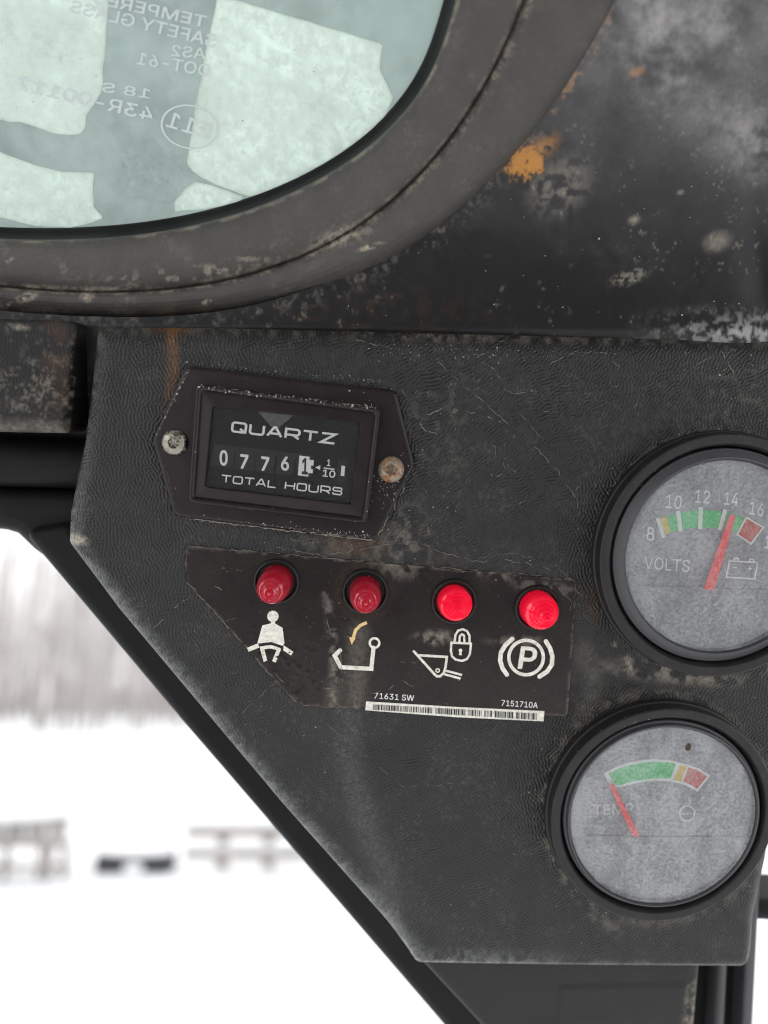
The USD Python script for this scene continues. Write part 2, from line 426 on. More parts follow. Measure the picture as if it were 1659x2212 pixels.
M['screw'] = rusty('dull_zinc', (0.30, 0.285, 0.24), 0.06)
M['screw_rust'] = rusty('rusted_zinc', (0.30, 0.28, 0.23), 0.2)

# gauge lens: clear plastic under a dried grey film
def film(name, lo, hi, stretch, seedloc=(0, 0, 0), tint=(0.82, 0.82, 0.85)):
    return mat(name, {
        'tc': ('texture_coordinate', {}), 'm': ('mapping', {'scale': stretch, 'location': seedloc}),
        'n': ('noise_texture', {'scale': 1.0, 'detail': 5.0, 'roughness': 0.6, 'distortion': 0.6}),
        'n2': ('noise_texture', {'scale': 1500.0, 'detail': 6.0, 'roughness': 0.75}),
        'add': ('math', {'math_type': 'multiply_add', 'value2': 1.4}), 'r': ('map_range', {'range_type': 'smoothstep', 'from_min': 0.98, 'from_max': 1.46, 'to_min': lo, 'to_max': hi}),
        't': ('transparent_bsdf', {'color': (0.93, 0.94, 0.94)}), 'd': ('diffuse_bsdf', {'color': tint}),
        'mx': ('mix_closure', {}), 'g': ('glossy_bsdf', {'roughness': 0.18, 'color': (1, 1, 1)}), 'fr': ('fresnel', {'IOR': 1.35}), 'out': ('mix_closure', {})},
        [('tc.object', 'm.vector'), ('m.vector', 'n.vector'), ('tc.object', 'n2.vector'), ('n2.fac', 'add.value1'), ('n.fac', 'add.value3'), ('add.value', 'r.value'),
         ('r.result', 'mx.fac'), ('t.BSDF', 'mx.closure1'), ('d.BSDF', 'mx.closure2'), ('fr.fac', 'out.fac'), ('mx.closure', 'out.closure1'), ('g.BSDF', 'out.closure2')], surface='out.closure')
M['lens_v'] = film('hazed_lens', 0.04, 0.17, (110, 75, 1))
M['lens_t'] = film('frosted_lens', 0.06, 0.22, (120, 80, 1), (3.1, 7.7, 0))
M['lens_m'] = mat('meter_window', {'t': ('transparent_bsdf', {'color': (0.95, 0.95, 0.95)}), 'd': ('diffuse_bsdf', {'color': (0.5, 0.5, 0.5)}), 'm': ('mix_closure', {'fac': 0.008}),
                                   'g': ('glossy_bsdf', {'roughness': 0.08}), 'fr': ('fresnel', {'IOR': 1.18}), 'o': ('mix_closure', {})},
                  [('t.BSDF', 'm.closure1'), ('d.BSDF', 'm.closure2'), ('fr.fac', 'o.fac'), ('m.closure', 'o.closure1'), ('g.BSDF', 'o.closure2')], surface='o.closure')
M['lens_dark'] = plain('dark_red_lens', (0.33, 0.008, 0.024), 0.12, spec=0.6, coat_weight=0.6, coat_roughness=0.06, subsurface_weight=0.4, subsurface_scale=0.002, subsurface_radius=(1.0, 0.1, 0.1))
M['lens_lit'] = plain('bright_red_lens', (0.62, 0.004, 0.03), 0.16, spec=0.5, coat_weight=0.6, coat_roughness=0.05, emission_color=(1.0, 0.005, 0.03), emission_strength=0.16)

def frosty(name, trans, tint, dcol, lo, hi, vscale=350.0, bump=0.5):
    """window glass and the ice on it: part clear, part white scatter on both sides"""
    return mat(name, {
        'tc': ('texture_coordinate', {}), 'n': ('noise_texture', {'scale': vscale, 'detail': 6.0, 'roughness': 0.62, 'distortion': 0.4}),
        'v': ('voronoi_texture', {'scale': vscale * 1.1, 'feature': 'smooth_f1', 'smoothness': 0.6}),
        'r': ('map_range', {'range_type': 'smoothstep', 'from_min': 0.34, 'from_max': 0.68, 'to_min': lo, 'to_max': hi}),
        'cr': ('rgb_ramp', {'ramp': [(0.3, [c * 0.86 for c in dcol]), (0.7, dcol)]}),
        'a': ('attribute', {'attribute': 'paint'}), 's': ('separate_color', {'color_type': 'rgb'}), 'tm': ('mix', {'color1': [min(1, c * 0.55) for c in tint], 'color2': [min(1, c * 1.45) for c in tint]}),
        't': ('transparent_bsdf', {}), 'd': ('diffuse_bsdf', {}), 'l': ('translucent_bsdf', {}),
        'dn': ('math', {'math_type': 'multiply'}), 'dl': ('mix_closure', {'fac': trans}), 'mx': ('mix_closure', {}),
        'b': ('bump', {'strength': bump, 'distance': 0.0008}),
        'g': ('glossy_bsdf', {'roughness': 0.15}), 'fr': ('fresnel', {'IOR': 1.4}), 'o': ('mix_closure', {})},
        [('tc.object', 'n.vector'), ('tc.object', 'v.vector'), ('n.fac', 'r.value'), ('n.fac', 'cr.fac'), ('cr.color', 'd.color'), ('cr.color', 'l.color'), ('v.distance', 'b.height'), ('a.color', 's.color'), ('s.r', 'tm.fac'), ('tm.color', 't.color'), ('b.normal', 'd.normal'), ('b.normal', 'g.normal'),
         ('d.BSDF', 'dl.closure1'), ('l.BSDF', 'dl.closure2'), ('r.result', 'dn.value1'), ('s.g', 'dn.value2'), ('dn.value', 'mx.fac'), ('t.BSDF', 'mx.closure1'), ('dl.closure', 'mx.closure2'),
         ('b.normal', 'fr.normal'), ('fr.fac', 'o.fac'), ('mx.closure', 'o.closure1'), ('g.BSDF', 'o.closure2')], surface='o.closure')
M['glass'] = frosty('misted_glass', 0.5, (0.15, 0.178, 0.17), (0.34, 0.38, 0.37), 0.45, 0.7, 120.0, 0.1)
M['ice'] = frosty('pale_ice_film', 0.5, (0.40, 0.445, 0.41), (0.50, 0.54, 0.50), 0.5, 1.0, 380.0, 0.9)
M['ice2'] = frosty('speckled_ice_film', 0.5, (1.5, 1.55, 1.53), (0.4, 0.45, 0.435), 0.0, 0.6, 420.0, 0.7)
M['clear'] = mat('greenish_glass', {'t': ('transparent_bsdf', {'color': (0.80, 0.90, 0.85)}), 'g': ('glossy_bsdf', {'roughness': 0.05}), 'fr': ('fresnel', {'IOR': 1.45}), 'o': ('mix_closure', {})}, [('fr.fac', 'o.fac'), ('t.BSDF', 'o.closure1'), ('g.BSDF', 'o.closure2')], surface='o.closure')
M['etch'] = plain('etched_marking', (0.52, 0.57, 0.56), 0.8)
M['snow'] = plain('snow', (0.60, 0.602, 0.605), 0.7, bump=0.3, bscale=3.0, vary=0.03, vscale=0.4)
M['bark'] = plain('hazed_bark', (0.33, 0.305, 0.29), 0.9, vary=0.3, vscale=2.0)  # bark tone raised to stand in for pale haze and glare
M['thicket'] = plain('pale_thicket_bark', (0.5, 0.47, 0.455), 0.9, vary=0.2, vscale=2.0)
M['twig'] = plain('hazed_twigs', (0.55, 0.525, 0.51), 0.9)  # twigs paled the same way, haze put into the colour
M['timber'] = plain('weathered_timber', (0.24, 0.215, 0.195), 0.85, vary=0.4, vscale=8)
M['darkbox'] = plain('black_rubber_block', (0.02, 0.02, 0.021), 0.7, vary=0.3, vscale=6)
M['woodpile'] = plain('grey_brushwood', (0.3, 0.285, 0.27), 0.9, vary=0.5, vscale=12)

# ------------------------------------------------------------------ the setting: snow field
def ground():
    xs = np.concatenate([-np.geomspace(12, 400, 22)[::-1], np.linspace(-11.5, 11.5, 93), np.geomspace(12, 400, 22)])
    ys = np.concatenate([-np.geomspace(8, 200, 12)[::-1], np.linspace(-7, 45, 180), np.geomspace(46, 600, 22)])
    X, Y = np.meshgrid(xs, ys)
    p = np.column_stack([X.ravel(), Y.ravel()])
    Z = (fbm2(p, 4.0, 3) - 0.5) * 0.22 + (fbm2(p, 0.9, 5) - 0.5) * 0.05
    V = np.column_stack([p, Z]); n = len(xs)
    i, j = np.meshgrid(np.arange(n - 1), np.arange(len(ys) - 1)); a = (j * n + i).ravel()
    F = np.vstack([np.column_stack([a, a + 1, a + n + 1]), np.column_stack([a, a + n + 1, a + n])])
    tag(put('/World/snow_ground', V, F, M['snow'], True), 'trodden white snow field running from the machine to the woods', None, None, 'structure')
ground()

def gz(x, y):
    p = np.array([[x, y]]); return float((fbm2(p, 4.0, 3)[0] - 0.5) * 0.22 + (fbm2(p, 0.9, 5)[0] - 0.5) * 0.05)

def to_ground(px, z=0.0):
    u, v = (px[0] - CX) / FD, (px[1] - CY) / FD
    d = RIGHT * u - UP * v + FWD
    t = (z - CAM[2]) / d[2]
    return CAM + d * t

# far bare trees
def bare_tree(x, y, h, seed, r0):
    R = random.Random(seed)
    z0 = gz(x, y) - 0.1
    pts = [np.array([0, 0, 0.0])]; n = 7
    lean = np.array([R.uniform(-0.06, 0.06), R.uniform(-0.05, 0.05), 0])
    for k in range(1, n):
        pts.append(np.array([0, 0, h * k / (n - 1)]) + lean * h * k / (n - 1) + np.array([R.uniform(-0.1, 0.1), R.uniform(-0.1, 0.1), 0]))
    pts = np.array(pts)
    t = Thing('bare_tree', 'slender bare tree in the blurred row at the far edge of the snow', 'tree', None, (x, y, z0), group='bare trees behind the snow field')
    off = np.array([x, y, z0])
    tv, tf = tube(pts, np.linspace(r0, r0 * 0.2, n), 6)
    t.part('trunk', (tv + off, tf), M['bark'], True)
    bs = []
    for b in range(26):
        s = R.uniform(0.12, 0.97); k = s * (n - 1); i = min(int(k), n - 2); p = pts[i] + (pts[i + 1] - pts[i]) * (k - i)
        a = R.uniform(0, 2 * math.pi); L = h * R.uniform(0.10, 0.26) * (1.1 - 0.6 * s)
        d = np.array([math.cos(a) * 0.7, math.sin(a) * 0.7, R.uniform(0.35, 1.0)])
        q = [p, p + d * L * 0.5, p + d * L * 0.8 + np.array([0, 0, L * 0.3])]
        bs.append(tube(q, [r0 * 0.28 * (1.1 - s), r0 * 0.16 * (1.1 - s) + 0.004, 0.004], 4))
        for c in range(3):
            e = d + np.array([R.uniform(-.7, .7), R.uniform(-.7, .7), R.uniform(0, .5)])
            m0 = q[0] + (q[1] - q[0]) * R.uniform(0.5, 1.4)
            bs.append(tube([m0, m0 + e * L * 0.4], [0.009, 0.003], 3))
    bv, bf = cat_meshes(bs)
    t.part('branches', (bv + off, bf), M['twig'], True)
R0 = random.Random(11)
for k in range(46):
    y = R0.uniform(29, 42)
    u = -0.56 + 0.36 * (k + R0.uniform(-0.4, 0.4)) / 46
    bare_tree(u * y, y, R0.uniform(9, 15), 100 + k, R0.uniform(0.05, 0.14))

def brushwood():
    R = random.Random(5); ms = []
    for k in range(2600):
        y = R.uniform(43, 62); x = R.uniform(-48, 44); h = R.uniform(5, 13)
        l = R.uniform(-0.12, 0.12) * h
        ms.append(tube([[x, y, -0.1], [x + l * 0.5, y, h * 0.55], [x + l, y, h]], [R.uniform(0.03, 0.09), 0.03, 0.01], 3))
        for b in range(3):
            s = R.uniform(0.3, 0.9); a = R.uniform(-0.8, 0.8); L = R.uniform(0.8, 2.2)
            ms.append(tube([[x + l * s, y, h * s], [x + l * s + a * L, y + R.uniform(-.5, .5), h * s + L]], [0.02, 0.006], 3))
    V, F = cat_meshes(ms)
    tag(put('/World/distant_woods', V, F, M['thicket'], True), 'dense pale thicket of far bare trunks behind the snow field', 'woods', None, 'stuff')
brushwood()

# things standing in the snow, left of the machine
def yard():
    # stacked pallet-like rack at the left edge
    a, b = to_ground((-40, 1884)), to_ground((140, 1884))
    y = a[1]; s = y / math.cos(PITCH) / FD * 1.0
    x0, x1 = a[0] - 0.9, b[0]; z0 = gz(x1, y) - 0.03
    def hz(py):     # height at that distance of a picture row
        v = (py - CY) / FD; d = FWD - UP * v; return CAM[2] + d[2] * (y / d[1])
    t = Thing('pallet_rack', 'snow covered rack on thin posts, leftmost of the dark things in the snow', 'rack', None, (x1, y, z0))
    zt, zm = hz(1765), hz(1822)
    for k in range(9):
        xa = x0 + (x1 - x0) * k / 9
        t.part('slat', boxm(xa + 0.01, xa + (x1 - x0) / 9 - 0.02, y - 0.02, y + 0.02, zm + 0.02, zt - 0.02), M['woodpile'], False)
    t.part('rail', boxm(x0, x1 + 0.03, y - 0.05, y - 0.021, zm - 0.02, zm + 0.03), M['timber'], False)
    t.part('rail', boxm(x0, x1 + 0.02, y - 0.05, y - 0.021, hz(1874), hz(1864)), M['timber'], False)
    t.part('rail', boxm(x0, x1 + 0.02, y - 0.05, y - 0.021, zt - 0.05, zt - 0.005), M['timber'], False)
    for px in (-60, 10, 85, 105, 138):
        xx = to_ground((px, 1884))[0]
        t.part('post', boxm(xx - 0.02, xx + 0.02, y - 0.02, y + 0.03, z0 - 0.1, zm + 0.02), M['timber'], False)
    cap = trimesh.creation.icosphere(3); cap.apply_scale([(x1 - x0) / 2, 0.3, 0.06]); cap.apply_translation([(x0 + x1) / 2, y + 0.12, zt])
    t.part('snow_cap', cap, M['snow'], True)
    # dark block
    p0, p1 = to_ground((203, 1876)), to_ground((366, 1874)); y = p0[1]
    t = Thing('rubber_block', 'low dark block half sunk in the snow between the rack and the fence', 'block', None, ((p0[0] + p1[0]) / 2, y, 0))
    zz = hz(1874); zt = hz(1850)
    m = bevelled(box(p0[0], zz - 0.1, p1[0], zt), -0.25, 0.0, 0.02)
    V = np.array(m.vertices)[:, [0, 2, 1]] * [1, -1, 1] + [0, y, 0]
    t.part('block', (V, m.faces), M['darkbox'], 30)
    cap = trimesh.creation.icosphere(3); cap.apply_scale([(p1[0] - p0[0]) / 2 * 0.98, 0.14, 0.03]); cap.apply_translation([(p0[0] + p1[0]) / 2, y + 0.16, zt + 0.0])
    t.part('snow_cap', cap, M['snow'], True)
    lump = trimesh.creation.icosphere(3); lump.apply_scale([0.09, 0.06, 0.045]); lump.apply_translation([to_ground((292, 1876))[0], y - 0.05, zz])
    t.part('snow_lump', lump, M['snow'], True)
    # rail fence
    p0 = to_ground((400, 1866)); y = p0[1]
    t = Thing('rail_fence', 'short two rail wooden fence capped with snow beside the diagonal post', 'fence', None, (p0[0], y, 0))
    x0, x1 = p0[0], to_ground((760, 1866))[0]
    for py0, py1 in ((1788, 1808), (1838, 1854)):
        t.part('rail', boxm(x0, x1, y - 0.03, y + 0.0, hz(py1), hz(py0)), M['timber'], False)
        c = trimesh.creation.capsule(height=x1 - x0, radius=0.03); c.apply_transform(trimesh.transformations.rotation_matrix(math.pi / 2, [0, 1, 0])); c.apply_translation(-c.bounds.mean(0)); c.apply_translation([(x0 + x1) / 2, y + 0.015, hz(py0) + 0.022])
        t.part('snow_cap', c, M['snow'], True)
    for px in (478, 578, 690):
        xx = to_ground((px, 1866))[0]
        t.part('post', boxm(xx - 0.045, xx + 0.045, y + 0.001, y + 0.08, -0.1, hz(1780)), M['timber'], False)
yard()

# ------------------------------------------------------------------ the cab frame behind the panel
def prism_px(pts, h_top, depth, bevel, fr=P, rnd=0):
    q = Polygon(fr.pp(pts, h_top)[:, :2]).buffer(0)
    if rnd:
        q = q.buffer(-rnd).buffer(rnd)
    return bevelled(q, h_top - depth, h_top, bevel, 4)

t = Thing('cab_frame', 'black steel cab frame with a diagonal post running down behind the panel', 'cab frame', P, P.pp([(520, 1750)], -0.014)[0])
t.part('diagonal_post', prism_px([(40, 1148), (150, 1130), (330, 1280), (1010, 2062), (1290, 2392), (1104, 2392), (640, 1853), (390, 1563), (95, 1212)], -0.014, 0.03, 0.003, rnd=0.002), M['frame'], 40)
t.part('cross_rail', prism_px([(-260, 936), (240, 952), (230, 1062), (-260, 1050)], -0.016, 0.03, 0.006), M['frame'], 40)
t.part('cross_rail', prism_px([(-260, 1050), (230, 1062), (220, 1200), (78, 1206), (22, 1152), (-260, 1128)], -0.019, 0.03, 0.005, rnd=0.002), M['frame'], 40)
t.part('added_backing', prism_px([(-260, 560), (1900, 600), (1900, 900), (300, 1100), (200, 1040), (-260, 1000)], -0.05, 0.003, 0.001), M['frame'], 40)  # dark plate added so the gaps around the panel stay black

def wbox(x0, x1, y0, y1, z0, z1):      # a world-aligned slab added out of view, in the frame's local axes
    m = boxm(x0, x1, y0, y1, z0, z1); V = (np.array(m.vertices) - P.OW) @ P.W.T
    return V, np.array(m.faces)
t.part('unseen_rear_blocker', wbox(-0.30, 0.60, -0.99, -0.95, 0.55, 1.82), M['blocker'], False)  # unseen, added to cut snow reflections in the panel
t.part('unseen_roof_blocker', wbox(-0.42, 0.75, -0.95, 0.10, 1.82, 1.86), M['blocker'], False)  # unseen cab roof, added to block the overhead sky

t = Thing('window_channel', 'dark ribbed guide channel below the lower right corner of the panel', 'channel', P, P.pp([(1560, 2200)], -0.022)[0])
t.part('channel_base', prism_px([(1460, 1900), (1640, 1900), (1612, 2420), (1440, 2420)], -0.026, 0.02, 0.001), M['frame'], 40)
for xa, xb in ((1551, 1570), (1608, 1632)):
    t.part('rib', prism_px([(xa + 12, 1900), (xb + 12, 1900), (xb - 14, 2420), (xa - 14, 2420)], -0.019, 0.008, 0.0012), M['frame2'], 40)
t = Thing('door_latch_bar', 'short dark bar showing past the right edge of the panel', 'bar', P, P.pp([(1700, 1970)], -0.02)[0])
t.part('bar', prism_px([(1560, 1946), (1900, 1962), (1900, 2010), (1560, 1990)], -0.02, 0.015, 0.003), M['frame'], 40)

# padded block at the left
q = Polygon(P.pp([(-240, 682), (163, 692), (160, 730), (137, 937), (-240, 930)], -0.004)[:, :2]).buffer(-0.0012).buffer(0.0012)
A, T, nb = sheet(q, 0.0006, (0.0, 0.0003, 0.0008, 0.0014, 0.002, 0.003, 0.0042))
d = shapely.distance(shapely.points(A), q.exterior)
y0, y1 = q.bounds[1], q.bounds[3]
rr = np.where(A[:, 1] < (y0 + y1) / 2, 0.0042, 0.0012)
dd = np.minimum(d, rr)
H = -0.004 - (rr - np.sqrt(np.maximum(rr ** 2 - (rr - dd) ** 2, 0)))
V = np.column_stack([A, H]); px = P.proj(V)
dust = 0.32 * sst(0.52, 0.66, 0.5 * fbm2(px, 26, 1) + 0.5 * fbm2(px, 5, 101)) * blob(px, (80, 840), 90, 70, 0, 0.8) + 0.12 * sst(0.64, 0.74, fbm2(px, 7, 2)) * sst(0.5, 0.6, fbm2(px, 40, 102)) + 0.5 * sst(895, 932, px[:, 1]) * fbm2(px, 10, 8) + 0.5 * sst(0.5, 0.7, fbm2(px, 14, 4)) * blob(px, (150, 850), 12, 120, 0.1, 0.6)
dust += 0.5 * blob(px, (40, 706), 22, 5, 0.05, 0.7) * sst(0.4, 0.6, fbm2(px, 8, 9))
rust = 0.22 * blob(px, (118, 800), 28, 130, 0, 0.9) * sst(0.35, 0.7, fbm2(px, 26, 6))
b0 = np.vstack([V[:nb], np.column_stack([A[:nb], np.full(nb, -0.02)])]); nv = len(V)
i = np.arange(nb); j = (i + 1) % nb
T2 = np.vstack([T, np.column_stack([nv + i, nv + nb + i, nv + nb + j]), np.column_stack([nv + i, nv + nb + j, nv + j])])
t = Thing('trim_block', 'worn black padded block with dusty rust streaks left of the panel', 'trim block', P, P.pp([(60, 810)], -0.004)[0])
pc = np.column_stack([dust, rust, 0 * dust]); pc = np.vstack([pc, pc[:nb] * 0.1, pc[:nb] * 0.1])
t.part('block', (np.vstack([V, b0]), T2), M['trim'], True, paint=pc)

# lower trim cover
q = Polygon(P.pp([(880, 2040), (1519, 2040), (1514, 2090), (1484, 2430), (1235, 2430), (912, 2082)], -0.005)[:, :2])
A, T, nb = sheet(q, 0.0007, (0.0, 0.0003, 0.0008, 0.0014, 0.002))
d = shapely.distance(shapely.points(A), q.exterior)
r = 0.002; dd = np.minimum(d, r)
H = -0.005 - (r - np.sqrt(np.maximum(r ** 2 - (r - dd) ** 2, 0)))
px = P.proj(np.column_stack([A, H]))
pad = Polygon([(1211, 2131), (1484, 2125), (1462, 2460), (1168, 2460)])
dp = shapely.distance(shapely.points(px), pad.exterior) * np.where(shapely.contains_xy(pad, px[:, 0], px[:, 1]), 1, -1)
H = H + 0.0003 * sst(-3, 3, dp)
V = np.column_stack([A, H])
dust = 0.28 * sst(1500, 1460, 3000 - px[:, 0]) * fbm2(px, 12, 3) * 0 + 0.5 * blob(px, (1492, 2180), 14, 60, 0.1, 0.7) * sst(0.35, 0.6, fbm2(px, 10, 5)) + 0.02 * fbm2(px, 60, 7)
b0 = np.vstack([V[:nb], np.column_stack([A[:nb], np.full(nb, -0.02)])]); nv = len(V); i = np.arange(nb); j = (i + 1) % nb
T2 = np.vstack([T, np.column_stack([nv + i, nv + nb + i, nv + nb + j]), np.column_stack([nv + i, nv + nb + j, nv + j])])
pc = np.column_stack([dust, 0 * dust, 0 * dust]); pc = np.vstack([pc, pc[:nb] * 0.1, pc[:nb] * 0.1])
t = Thing('lower_cover', 'grained black lower cover with an embossed rectangle under the panel', 'cover', P, P.pp([(1250, 2200)], -0.005)[0])
t.part('cover', (np.vstack([V, b0]), T2), M['trim'], True, paint=pc)

# ------------------------------------------------------------------ cab wall, window seal, window
CW = (150.0, -250.0)
def polar(pts):
    p = np.asarray(pts, float) - CW
    a = np.degrees(np.arctan2(p[:, 1], p[:, 0])); r = np.hypot(p[:, 0], p[:, 1]); o = np.argsort(a); return a[o], r[o]
from scipy.interpolate import PchipInterpolator, UnivariateSpline
def curve(pts):
    a, r = polar(pts); s = UnivariateSpline(a, r, k=3, s=len(a) * 3.0); return s
INN = curve([(-250, 490), (-150, 505), (0, 517), (100, 519), (200, 516), (300, 504), (400, 487), (500, 463), (600, 430), (680, 395), (760, 345), (830, 288), (890, 220), (930, 150), (965, 60), (985, 0), (1010, -90), (1030, -200), (1040, -300)])
GRO = curve([(-250, 580), (-150, 600), (0, 617), (100, 628), (200, 631), (300, 627), (400, 617), (500, 600), (600, 575), (700, 535), (790, 478), (860, 420), (920, 360), (980, 285), (1030, 205), (1080, 120), (1115, 40), (1135, -10), (1170, -110), (1200, -220), (1215, -300)])
OUT = curve([(-250, 632), (-150, 655), (0, 675), (100, 685), (200, 688), (300, 689), (400, 687), (500, 678), (600, 660), (700, 630), (800, 580), (900, 522), (1000, 445), (1080, 370), (1150, 290), (1210, 205), (1265, 110), (1310, 40), (1340, -20), (1390, -120), (1430, -230), (1450, -300)])
AN = np.linspace(-3, 117, 620)
def pol(rad, an=AN):
    return np.column_stack([CW[0] + rad * np.cos(np.radians(an)), CW[1] + rad * np.sin(np.radians(an))])
I_, G_, O_ = INN(AN), GRO(AN), OUT(AN)
# (fraction across the band, height in mm): inner band 0..1, outer band 1..2
prof = [(0.0, -3.5), (0.0, -1.5), (0.015, -0.3), (0.05, 0.8), (0.1, 1.6), (0.18, 2.3), (0.28, 2.8), (0.4, 3.1), (0.55, 3.2), (0.68, 3.1), (0.78, 2.85), (0.86, 2.5), (0.91, 2.15), (0.945, 1.8), (0.97, 1.4), (0.99, 0.6), (1.0, -0.3),
        (1.012, 0.5), (1.035, 1.35), (1.07, 1.9), (1.12, 2.4), (1.2, 2.85), (1.3, 3.1), (1.42, 3.15), (1.55, 2.9), (1.68, 2.4), (1.8, 1.6), (1.89, 0.7), (1.95, -0.3), (1.985, -1.4), (2.0, -2.6), (1.99, -4.5)]
s0 = np.array([p[0] for p in prof]); h0 = np.array([p[1] for p in prof])
ss, hh = [s0[0]], [h0[0]]
for a, b, c, e in zip(s0[:-1], s0[1:], h0[:-1], h0[1:]):
    k = max(1, int(math.ceil(abs(b - a) / 0.022)))
    for m in range(1, k + 1):
        ss.append(a + (b - a) * m / k); hh.append(c + (e - c) * m / k)
ss, hh = np.array(ss), np.array(hh)
rows, pxs = [], []
for s, h in zip(ss, hh):
    rad = I_ + (G_ - I_) * min(s, 1) + (O_ - G_) * max(s - 1, 0)
    p = pol(rad); pxs.append(p)
    wob = (fbm2(p, 45, 21) - 0.5) * 0.5
    rows.append(WL.pp(p, (h + wob) * 0.001))
n = len(AN); V = np.vstack(rows); px = np.vstack(pxs)
i, j = np.meshgrid(np.arange(n - 1), np.arange(len(ss) - 1)); a = (j * n + i).ravel()
F = np.vstack([np.column_stack([a, a + n, a + n + 1]), np.column_stack([a, a + n + 1, a + 1])])
S = np.repeat(ss, n); aa = np.tile(AN, len(ss))
along = np.column_stack([aa * 14, S * 100])
st = np.column_stack([aa * 2.4, S * 30])            # streaky noise along the seal
low = sst(60, 95, aa)                               # dustier towards the bottom of the window
dust = 0.8 * np.exp(-((S - 0.955) / 0.045) ** 2) * sst(0.30, 0.66, 0.65 * fbm2(px, 34, 31) + 0.35 * fbm2(px, 6, 131)) * (0.35 + 0.65 * low)
dust += 0.5 * np.exp(-((S - 1.07) / 0.06) ** 2) * sst(0.40, 0.66, 0.6 * fbm2(px, 26, 32) + 0.4 * fbm2(px, 5, 132))
dust += 0.30 * sst(0.5, 0.75, 0.6 * fbm2(px, 34, 33) + 0.4 * fbm2(px, 5, 133)) * sst(0.42, 0.7, fbm2(px, 90, 34)) * (0.25 + 0.75 * low)
dust += 0.5 * np.exp(-((S - 0.80) / 0.16) ** 2) * sst(0.5, 0.7, fbm2(px, 14, 35)) * np.exp(-((aa - 72) / 14) ** 2)
dust += 0.36 * np.exp(-((S - 1.78) / 0.14) ** 2) * sst(0.40, 0.66, 0.6 * fbm2(px, 26, 36) + 0.4 * fbm2(px, 5, 136)) * low
dust += 0.5 * np.exp(-((S - 0.04) / 0.03) ** 2) * sst(0.45, 0.65, fbm2(px, 30, 37))
dust += 0.08 * fbm2(px, 50, 38)
for c, rx, ry, am in (((58, 642), 20, 9, .9), ((22, 658), 7, 5, .9), ((190, 640), 16, 12, .7), ((20, 1 * 562), 9, 5, .6), ((800, 533), 26, 5, .8), ((445, 652), 10, 5, .8), ((740, 510), 60, 18, .5)):
    dust += am * blob(px, c, rx, ry, -0.3, 0.6) * sst(0.3, 0.55, fbm2(px, 9, 40))
rust = 0.22 * blob(px, (430, 690), 110, 22, 0, 0.8)
t = Thing('window_seal', 'thick weathered rubber seal with a dusty groove curving round the window', 'window seal', WL, WL.pp([(760, 500)], 0)[0])
t.part('outer_band', (V, F), M['rubber'], True, paint=np.column_stack([dust, rust, 0 * dust]))
# inner lip, down to the glass; blacker colour puts its shadow into the material
rows = []
for dr, h in ((2, -1.0), (-1, -2.6), (-4, -4.2), (-9, -5.4), (-15, -6.3), (-21, -6.9), (-25, -7.6), (-26, -8.6)):
    rows.append(WL.pp(pol(I_ + dr), h * 0.001))
V = np.vstack(rows); m_ = len(rows)
i, j = np.meshgrid(np.arange(n - 1), np.arange(m_ - 1)); a = (j * n + i).ravel()
F = np.vstack([np.column_stack([a, a + n + 1, a + n]), np.column_stack([a, a + 1, a + n + 1])])
t.part('inner_lip', (V, F), M['frame'], True)

# glass
HG = -0.0078
def glass_piece(outline, h, thick, name, mt, thing, spacing=0.0009, seed=0, relief=0.00012):
    clip = Polygon(np.vstack([pol(I_ + 4), [(CW[0] - 520, 420), (-420, -420), (1040, -420)]])).buffer(0)
    g = (outline if hasattr(outline, 'geom_type') else Polygon(outline)).buffer(0).intersection(clip) if outline is not None else clip
    g = g.simplify(0.4)
    for q in polys(g):
        ql = Polygon(WL.pp(np.array(q.exterior.coords), h)[:, :2], [WL.pp(np.array(r_.coords), h)[:, :2] for r_ in q.interiors]).buffer(0)
        for qq in polys(ql):
            A, T, nb = sheet(qq, spacing, (0.0, 0.0004, 0.0009))
            d = shapely.distance(shapely.points(A), qq.exterior)
            H = h + thick * sst(0, 0.0006, d) + relief * (fbm2(A, 0.004, seed) - 0.5) * sst(0, 0.001, d)
            p_ = WL.proj(np.column_stack([A, H]))
            v_ = 0.5 + 1.1 * (fbm2(p_, 110, 80 + seed) - 0.5) + 0.6 * (fbm2(p_, 26, 90 + seed) - 0.5)
            if name == 'mist_film':
                v_ += 0.55 * sst(640, 900, p_[:, 0] + 0.25 * p_[:, 1])
            else:
                v_ -= 0.25 * sst(12, 0, shapely.distance(shapely.points(p_), q.exterior)) - 0.25 * sst(60, 20, p_[:, 1] - 0.3 * p_[:, 0] + 60)
            thing.part(name, (np.column_stack([A, H]), T), mt, True, paint=np.column_stack([np.where(mt is M['ice2'], 1.0, v_), np.where(mt is M['ice2'], sst(2, 55, shapely.distance(shapely.points(p_), q.exterior)), 1.0), v_]))
tw = Thing('cab_window', 'misted greenish cab window with ice film and mirrored etched lettering', 'window', WL, WL.pp([(450, 200)], HG)[0])
glass_piece(None, HG - 0.003, 0.0, 'pane', M['clear'], tw, 0.006, 0, 0.0)
patches = []
wob = lambda pts, amp, seed: [(x + amp * (meshkit.noise(np.array([[x * .05, y * .05, seed]]))[0] - .5), y + amp * (meshkit.noise(np.array([[x * .05, y * .05, seed + 9.5]]))[0] - .5)) for x, y in pts]
def dense(pts, step=9):
    l = LineString([tuple(p) for p in pts] + [tuple(pts[0])]); return [l.interpolate(s).coords[0] for s in np.arange(0, l.length, step)]
def ice(pts, seed, mt, amp=3, h=0.0):
    q = wob(dense(cw(pts)), amp, seed); patches.append(Polygon(q).buffer(0))
    glass_piece(q, HG + 0.0002 + h, 0.00015, 'ice_patch', mt, tw, 0.0009, seed)
